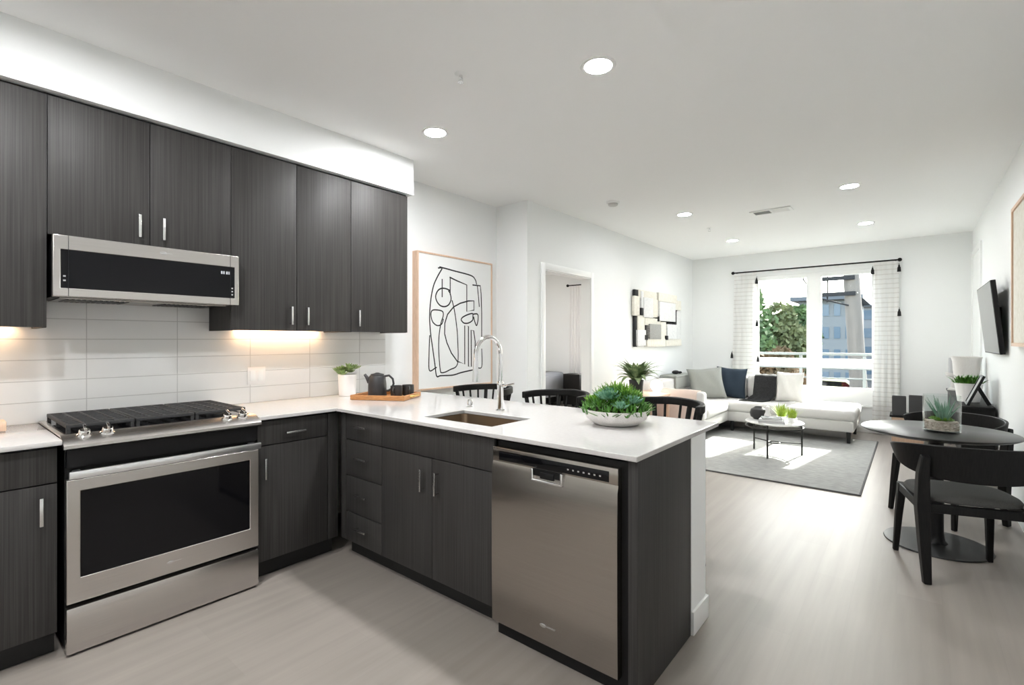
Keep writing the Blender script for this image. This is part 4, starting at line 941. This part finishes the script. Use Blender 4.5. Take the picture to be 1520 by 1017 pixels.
def chair():
    t = T('dining_chair', '', 'chair', (0, 0, 0), 0, 'black dining chairs')
    # front is +Y
    seat = [(.235 * math.copysign(abs(math.cos(a)) ** .62, math.cos(a)), .005 + .215 * math.copysign(abs(math.sin(a)) ** .62, math.sin(a))) for a in [2 * PI * i / 40 for i in range(40)]]
    b = bmesh.new(); rings = []
    for s_, z in ((.90, .435), (1.0, .443), (1.01, .455), (.97, .468), (.80, .475), (.4, .472), (.1, .470)):
        rings.append([b.verts.new((x * s_, y * s_, z - .012 * (1 - s_) * 0)) for x, y in seat])
    for a, c in zip(rings, rings[1:]):
        for i in range(40): b.faces.new((a[i], a[(i + 1) % 40], c[(i + 1) % 40], c[i]))
    b.faces.new(rings[0][::-1]); b.faces.new(rings[-1])
    mb = MB(); mb._take(b); P('seat', mb, 'seatgrey', t, sharp=60)
    mb = MB()
    mb.bar([(-.20, .205, .415), (.20, .205, .415)], .028, .045); mb.bar([(-.235, -.19, .40), (-.215, .20, .415)], .028, .05); mb.bar([(.235, -.19, .40), (.215, .20, .415)], .028, .05); mb.bar([(-.23, -.185, .405), (.23, -.185, .405)], .028, .05)
    P('apron', mb, 'blackwood', t, bevel=.005)
    for s_ in (-1, 1):
        P('leg', MB().bar([(s_ * .232, .232, 0), (s_ * .222, .212, .24), (s_ * .21, .196, .44)], [.028, .036, .044], [.028, .038, .046], (0, 1, 0)), 'blackwood', t, bevel=.006)
        P('leg', MB().bar([(s_ * .232, -.232, 0), (s_ * .236, -.205, .22), (s_ * .242, -.195, .42), (s_ * .245, -.215, .60), (s_ * .24, -.235, .70)], [.036, .050, .060, .052, .040], [.038, .054, .064, .052, .036], (0, 1, 0)), 'blackwood', t, bevel=.006)
    # wrap-around backrest
    b = bmesh.new(); cols = []
    N = 36
    for i in range(N + 1):
        a = R(-98 + 196 * i / N); k = abs(-1 + 2 * i / N)
        x, y = .30 * math.sin(a), -.03 - .245 * math.cos(a)
        lo = .575 + .085 * k ** 3; hi = .765 - .045 * k ** 2.5
        nx, ny = math.sin(a), -math.cos(a)
        th = .012
        cols.append([b.verts.new((x + nx * (th + (.02 if q else 0)), y + ny * (th + (.02 if q else 0)), z)) for q, z in ((0, lo), (1, hi))] +
                    [b.verts.new((x - nx * th * .6 + nx * (.02 if q else 0), y - ny * th * .6 + ny * (.02 if q else 0), z)) for q, z in ((1, hi), (0, lo))])
    for a, c in zip(cols, cols[1:]):
        for k in range(4): b.faces.new((a[k], a[(k + 1) % 4], c[(k + 1) % 4], c[k]))
    b.faces.new(cols[0][::-1]); b.faces.new(cols[-1]); bmesh.ops.recalc_face_normals(b, faces=b.faces)
    mb = MB(); mb._take(b); P('backrest', mb, 'blackwood', t, bevel=.005, sharp=50)
    return t
c0 = chair(); c0.location = (.214, 3.78, 0); c0.rotation_euler.z = math.atan2(.31, .95)
c0['label'] = 'black curved-back dining chair with grey seat, nearest the camera'
dup(c0, (.20, 4.90, 0), math.atan2(.64, -.77), 'black curved-back dining chair on the far side of the round table')

# ---------------------------------------------------------------- bedroom through the doorway
bd = T('bed', 'grey covered bed seen through the bedroom doorway', 'bed', (-6.3, 7.3, 0), world=True)
P('mattress', MB().box(-7.15, -5.55, 6.4, 8.5, .25, .55, .06, 3), 'ivory', bd)
P('duvet', MB().box(-7.17, -5.52, 6.38, 8.45, .50, .68, .07, 4).box(-5.56, -5.50, 6.40, 8.4, .2, .62, .02, 2), mat('grey_duvet', (.22, .225, .23), .95), bd)
P('bed_frame', MB().box(-7.16, -5.56, 6.42, 8.5, .08, .25), 'blackwood', bd)
for x in (-7.1, -5.65):
    for y in (6.5, 8.4): P('leg', MB().box(x - .03, x + .03, y - .03, y + .03, 0, .08), 'blackwood', bd)
ns = T('nightstand', 'black nightstand beside the bed seen through the doorway', 'nightstand', (-5.17, 8.3, 0))
P('body', MB().box(-.19, .19, -.17, .17, .06, .66, .004), 'blackwood', ns)
P('drawer', MB().box(-.18, .18, -.182, -.17, .38, .64, .002), 'blackwood', ns)
for x in (-.16, .16):
    for y in (-.14, .14): P('leg', MB().box(x - .015, x + .015, y - .015, y + .015, 0, .06), 'blackwood', ns)
curtain(-5.48, -5.16, .02, 'plain white curtain beside the bedroom window', .05, 5, [], m=mat('white_drape', (.75, .75, .74), .9), y=8.56, ztop=2.45, name='bedroom_curtain')
for x, y, lab in ((-5.6, 6.6, 'added unseen fill light in the bedroom ceiling near the bed'), (-4.2, 5.4, 'added unseen fill light in the bedroom ceiling near the doorway')):  # unseen downlights added to brighten the bedroom
    o = dup(dl); o.location = (x, y, CH); o['label'] = lab
br = T('bedroom_curtain_rod', 'black bedroom curtain rod with round ends above the white curtain', 'curtain rod', (-4.5, 8.56, 2.46), world=True)
P('rod', MB().cyl((-5.52, 8.56, 2.462), (-3.4, 8.56, 2.462), .012), 'blk', br)
for x in (-5.53, -3.4): P('finial', MB().sphere((x, 8.56, 2.462), .03, 16), 'blk', br)
P('bracket', MB().box(-5.10, -5.08, 8.565, BY, 2.455, 2.47), 'blk', br)

# ---------------------------------------------------------------- outside
GZ = -3.0
ST('ground_outside', MB().box(-80, 60, 11.2, 120, GZ - .2, GZ), tex_noise(mat('asphalt', (.16, .16, .16), .9), 3, ((.035, .035, .035), (.06, .06, .058))), 'grey street and parking lot below the window', 'ground')
ST('balcony_floor', MB().box(-6, 3, BY + .1, 10.35, -.25, -.05), tex_noise(mat('concrete', (.5, .49, .47), .9), 20, ((.16, .16, .15), (.22, .21, .2))), 'pale concrete balcony floor outside the window', 'balcony')
rl = T('balcony_railing', 'grey metal balcony railing outside the window', 'railing', (-1.5, 10.2, -.05), world=True)
GM = mat('grey_metal', (.10, .11, .11), .5, .2)
P('top_rail', MB().box(-5.9, 2.9, 10.17, 10.23, 1.06, 1.105, .005), GM, rl)
for z in (.15, .32, .49, .66, .83): P('rail', MB().cyl((-5.9, 10.2, z), (2.9, 10.2, z), .014, None, 10), GM, rl)
for x in (-4.9, -3.6, -2.3, -1.56, -.62, .6, 1.9): P('post', MB().box(x - .022, x + .022, 10.18, 10.22, -.05, 1.06), GM, rl)
def tree(label, x, y, h, r, seed, m):
    rnd = random.Random(seed)
    t = T('tree', label, 'tree', (x, y, GZ), 0, 'trees across the street')
    P('trunk', MB().cyl((0, 0, 0), (0, 0, h * .6), .22, .12, 12), mat('bark', (.07, .05, .04), .9), t)
    mb = MB(); b = bmesh.new()
    blobs = [(rnd.uniform(-.55, .55) * r, rnd.uniform(-.4, .4) * r, h * rnd.uniform(.35, .86), r * rnd.uniform(.4, .62)) for _ in range(9)] + [(0, 0, h * .72, r * .75), (0, 0, h - r * .45, r * .45)]
    for bx, by, bz, br_ in blobs:
        for k in range(330):
            v = Vector((rnd.gauss(0, 1), rnd.gauss(0, 1), rnd.gauss(0, 1))).normalized() * br_ * rnd.uniform(.7, 1.05)
            c = Vector((bx, by, bz)) + v; s_ = rnd.uniform(.10, .20)
            a = Vector((rnd.gauss(0, 1), rnd.gauss(0, 1), rnd.gauss(0, 1))).normalized(); d = a.orthogonal().normalized()
            b.faces.new([b.verts.new(c + a * s_), b.verts.new(c + d * s_ * .7), b.verts.new(c - a * s_), b.verts.new(c - d * s_ * .7)])
    mb._take(b); P('foliage', mb, m, t, flat=True)
TL1 = tex_noise(mat('tree_green', (.05, .10, .03), .8), 1.5, ((.02, .05, .015), (.10, .16, .05)))
TL2 = tex_noise(mat('tree_olive', (.10, .12, .04), .8), 1.5, ((.05, .07, .02), (.17, .18, .07)))
TL3 = tex_noise(mat('tree_rust', (.12, .07, .03), .8), 1.5, ((.06, .05, .02), (.20, .11, .05)))
tree('tall dark green tree at the left of the window view', -6.3, 26, 7.1, 1.7, 1, TL1)
tree('rounded olive tree in the middle of the left pane', -5.4, 29, 6.3, 1.7, 2, TL2)
tree('green tree at the right of the left pane', -5.0, 32, 6.3, 1.3, 3, TL1)
tree('low rust-tinged tree in front of the taller green trees', -4.4, 24, 4.0, .9, 4, TL3)
def building(label, x0, x1, y0, y1, h, wall, cols_, rows_, name='apartment_building'):
    t = T(name, label, 'building', ((x0 + x1) / 2, (y0 + y1) / 2, GZ), world=True)
    P('walls', MB().box(x0, x1, y0, y1, GZ, GZ + h), wall, t)
    P('roof', MB().box(x0 - .6, x1 + .6, y0 - .6, y1 + .6, GZ + h, GZ + h + .35), mat('roof_grey', (.10, .11, .12), .7), t)
    WG = mat('dark_window', (.10, .14, .18), .15)
    for i in range(cols_):
        for j in range(rows_):
            x = x0 + (x1 - x0) * (i + .5) / cols_; z = GZ + h * (j + .55) / rows_; w = (x1 - x0) / cols_ * .28; hh = h / rows_ * .26
            P('window', MB().box(x - w, x + w, y0 - .05, y0 + .1, z - hh, z + hh), WG, t)
building('blue-grey apartment block behind the utility pole', -7.8, -3.7, 50, 60, 7.8, mat('bluegrey_wall', (.18, .19, .19), .8), 5, 4)
building('farther grey building right of the utility pole', -6.4, 8, 66, 75, 8.0, mat('grey_wall', (.21, .215, .22), .8), 8, 4)
up = T('utility_pole', 'tall grey utility pole with crossarms across the street', 'pole', (-1.02, 15.0, GZ))
P('pole', MB().cyl((.15, 0, 0), (-.42, 0, 11), .20, .15, 16), tex_noise(mat('pole_wood', (.24, .20, .17), .9), 8, ((.13, .115, .10), (.18, .16, .14)), stretch=(1, 1, .1)), up)
for z, L in ((5.5, .5), (5.9, .45), (6.9, .9)):
    P('crossarm', MB().box(-.25 - L * 1.6, -.25 + L * .4, -.24, -.17, z - .05, z + .05), 'ink', up)
P('riser_wire', MB().cyl((-.85, -.2, 5.2), (-.85, -.2, 6.7), .018, None, 8).cyl((-.65, -.2, 5.3), (-.65, -.2, 6.3), .018, None, 8), 'ink', up)
P('cable', MB().tube([(-.4, -.2, 7.0), (-.95, -.4, 6.5), (-1.15, -.5, 5.9), (-.8, -.4, 5.4), (-.2, -.2, 5.2)], .02, 8), 'ink', up)
def car(label, x, y, rz, col):
    t = T('car', label, 'car', (x, y, GZ), rz, 'parked cars')
    pm = mat('car_paint', col, .3)
    P('body', MB().prism([(-2.1, .3), (2.1, .3), (2.15, .65), (1.95, .82), (1.05, .92), (.55, 1.38), (-.95, 1.42), (-1.55, .98), (-2.1, .90)], -.85, .85, 'Y'), pm, t, bevel=.08)
    P('side_windows', MB().prism([(.92, .95), (.50, 1.31), (-.90, 1.35), (-1.35, 1.0)], -.86, .86, 'Y'), 'bglass', t)
    for wx in (-1.3, 1.3):
        for wy in (-.8, .8): P('wheel', MB().cyl((wx, wy - .1, .32), (wx, wy + .1, .32), .32, None, 20), 'blk', t)
car('red car parked across the street, in line with the utility pole', -1.7, 36, .1, (.35, .05, .04))
car('white car parked across the street left of the red car', -7.0, 36.5, .05, (.6, .6, .58))
car('yellowish car parked across the street behind the white car', -4.2, 43, .05, (.4, .36, .2))
